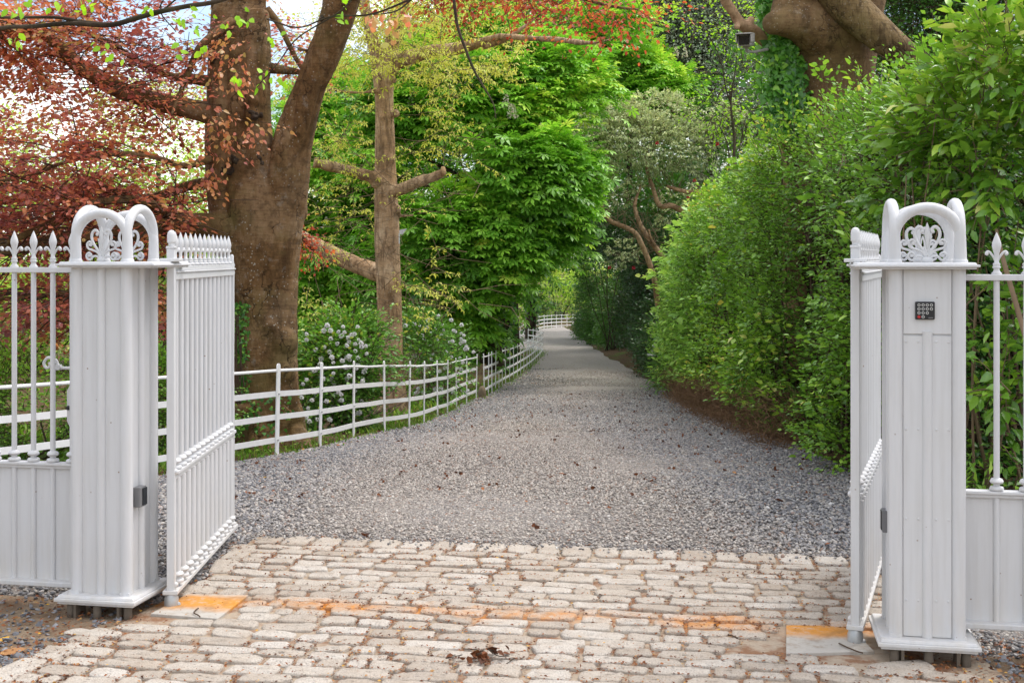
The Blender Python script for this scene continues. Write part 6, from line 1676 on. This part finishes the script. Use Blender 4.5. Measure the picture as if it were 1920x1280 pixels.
# grass and weeds below the fence
b = MB(); F_ = np.array(FN[4:] + FA)
n = 5500; tt = rng.random(n) * (len(F_) - 1); i = tt.astype(int); fr = (tt - i)[:, None]; q = F_[i] * (1 - fr) + F_[i + 1] * fr
off = rng.normal(-.22, .24, n); off = np.where(off > .04, off * .3, off); x = q[:, 0] + off; y = q[:, 1] + rng.normal(0, .1, n)
p = np.stack([x, y, g(y) - .03], -1); m = patchy(p, 2.2, -.35, 271); p = p[m]; n = len(p)
put_leaves(b, T_dia(.05, .35, .02, .35), p, rng.normal(0, .45, (n, 3)) + [0, 0, 1], rng.normal(0, 1, (n, 3)), rng.uniform(.04, .12, n), rng.random(n))
# small weeds, broad leaved
n = 2600; tt = rng.random(n) * (len(F_) - 1); i = tt.astype(int); fr = (tt - i)[:, None]; q = F_[i] * (1 - fr) + F_[i + 1] * fr
p = np.stack([q[:, 0] + rng.normal(-.16, .2, n), q[:, 1], g(q[:, 1]) + rng.uniform(-.01, .07, n)], -1); put_leaves(b, DI, p, rng.normal(0, 1, (n, 3)) + [0, 0, .3], rng.normal(0, .5, (n, 3)) + [0, 0, 1], rng.uniform(.02, .05, n), rng.random(n) * .8)
tag(b.build('grass', M['grass']), 'short bright grass and weeds under the white fence', 'grass', kind='stuff')
b = MB(); n = 15000
y = np.concatenate([rng.uniform(11, 34, n // 2), rng.uniform(20, 60, n // 2)]); x = np.interp(y, F_[:, 1], F_[:, 0]) - rng.random(n) ** .8 * np.where(np.arange(n) < n // 2, 5, 26) - .3
p = np.stack([x, y, g(y) - .03 + np.clip((-x - 6) / 20, 0, 1) * .4], -1); m = patchy(p, 1.0, -.05, 272); p = p[m]; n = len(p)
put_leaves(b, T_dia(.16, .35, .03, .3), p, rng.normal(0, .6, (n, 3)) + [0, 0, .8], rng.normal(0, 1, (n, 3)), rng.uniform(.08, .2, n), rng.random(n))
tag(b.build('ground_cover', M['grass']), 'low green ground cover between the trees beyond the fence', 'ground cover', kind='stuff')
pts = [((rng.uniform(2.72, 3.2), rng.uniform(8.0, 8.5), .0), rng.normal(0, .3, 3) + [0, -.1, 1]) for _ in range(16)]
sprig('weeds', 'tuft of upright green weeds behind the middle rail of the right railing', 'weeds', pts, 'laurel', T_dia(.16, .45, .04, .15), (.08, .13), 8, .30, tint=.6)
# ------------------------------------------------------------------ daylight and camera
SUN_EL, SUN_AZ = math.radians(62), math.radians(62)      # azimuth clockwise from +Y: high on the right
w = bpy.data.worlds.new("World"); SC.world = w; w.use_nodes = True
nt = w.node_tree; nt.nodes.clear()
out = nt.nodes.new('ShaderNodeOutputWorld'); bg = nt.nodes.new('ShaderNodeBackground'); bg.inputs['Strength'].default_value = .15
sky = nt.nodes.new('ShaderNodeTexSky'); sky.sky_type = 'NISHITA'; sky.sun_disc = False; sky.sun_elevation = SUN_EL; sky.sun_rotation = SUN_AZ
sky.air_density = 1.0; sky.dust_density = 2.0; sky.ozone_density = 1.0
tc = nt.nodes.new('ShaderNodeTexCoord'); mp = nt.nodes.new('ShaderNodeMapping'); mp.inputs['Scale'].default_value = (1, 1, 2.2)
nz = nt.nodes.new('ShaderNodeTexNoise'); nz.inputs['Scale'].default_value = 3.2; nz.inputs['Detail'].default_value = 7
rp_ = nt.nodes.new('ShaderNodeValToRGB'); rp_.color_ramp.elements[0].position = .42; rp_.color_ramp.elements[1].position = .62
mx = nt.nodes.new('ShaderNodeMix'); mx.data_type = 'RGBA'
cin = [i for i in mx.inputs if i.type == 'RGBA']
cin[1].default_value = (9.6, 9.2, 8.7, 1)
L_ = nt.links.new
L_(tc.outputs['Generated'], mp.inputs['Vector']); L_(mp.outputs[0], nz.inputs['Vector']); L_(nz.outputs['Fac'], rp_.inputs['Fac'])
L_(rp_.outputs[0], mx.inputs[0]); L_(sky.outputs[0], cin[0]); L_([o for o in mx.outputs if o.type == 'RGBA'][0], bg.inputs['Color']); L_(bg.outputs[0], out.inputs['Surface'])

sl = bpy.data.lights.new('sun', 'SUN'); sl.energy = 1.5; sl.angle = math.radians(36); sl.color = (1, .97, .925)
so = bpy.data.objects.new('sun', sl); COL.objects.link(so)
dv = Vector((math.sin(SUN_AZ) * math.cos(SUN_EL), math.cos(SUN_AZ) * math.cos(SUN_EL), math.sin(SUN_EL)))
so.rotation_euler = dv.to_track_quat('Z', 'Y').to_euler(); so.location = (0, -10, 30)

cam = bpy.data.cameras.new('camera'); co = bpy.data.objects.new('camera', cam); COL.objects.link(co); SC.camera = co
cam.sensor_width = 36; cam.lens = F_PX / 1920 * 36; cam.shift_y = -(640 - HY) / 1920
cam.clip_start = .05; cam.clip_end = 2000
co.location = (0, 0, EYE); co.rotation_euler = (PI / 2, 0, 0)
SC.view_settings.view_transform = 'Standard'; SC.view_settings.look = 'None'; SC.view_settings.exposure = .80; SC.view_settings.gamma = 1
cy = SC.cycles
cy.max_bounces = 8; cy.diffuse_bounces = 4; cy.transmission_bounces = 4; cy.glossy_bounces = 3; cy.transparent_max_bounces = 4; cy.use_denoising = True
cy.sample_clamp_indirect = 6
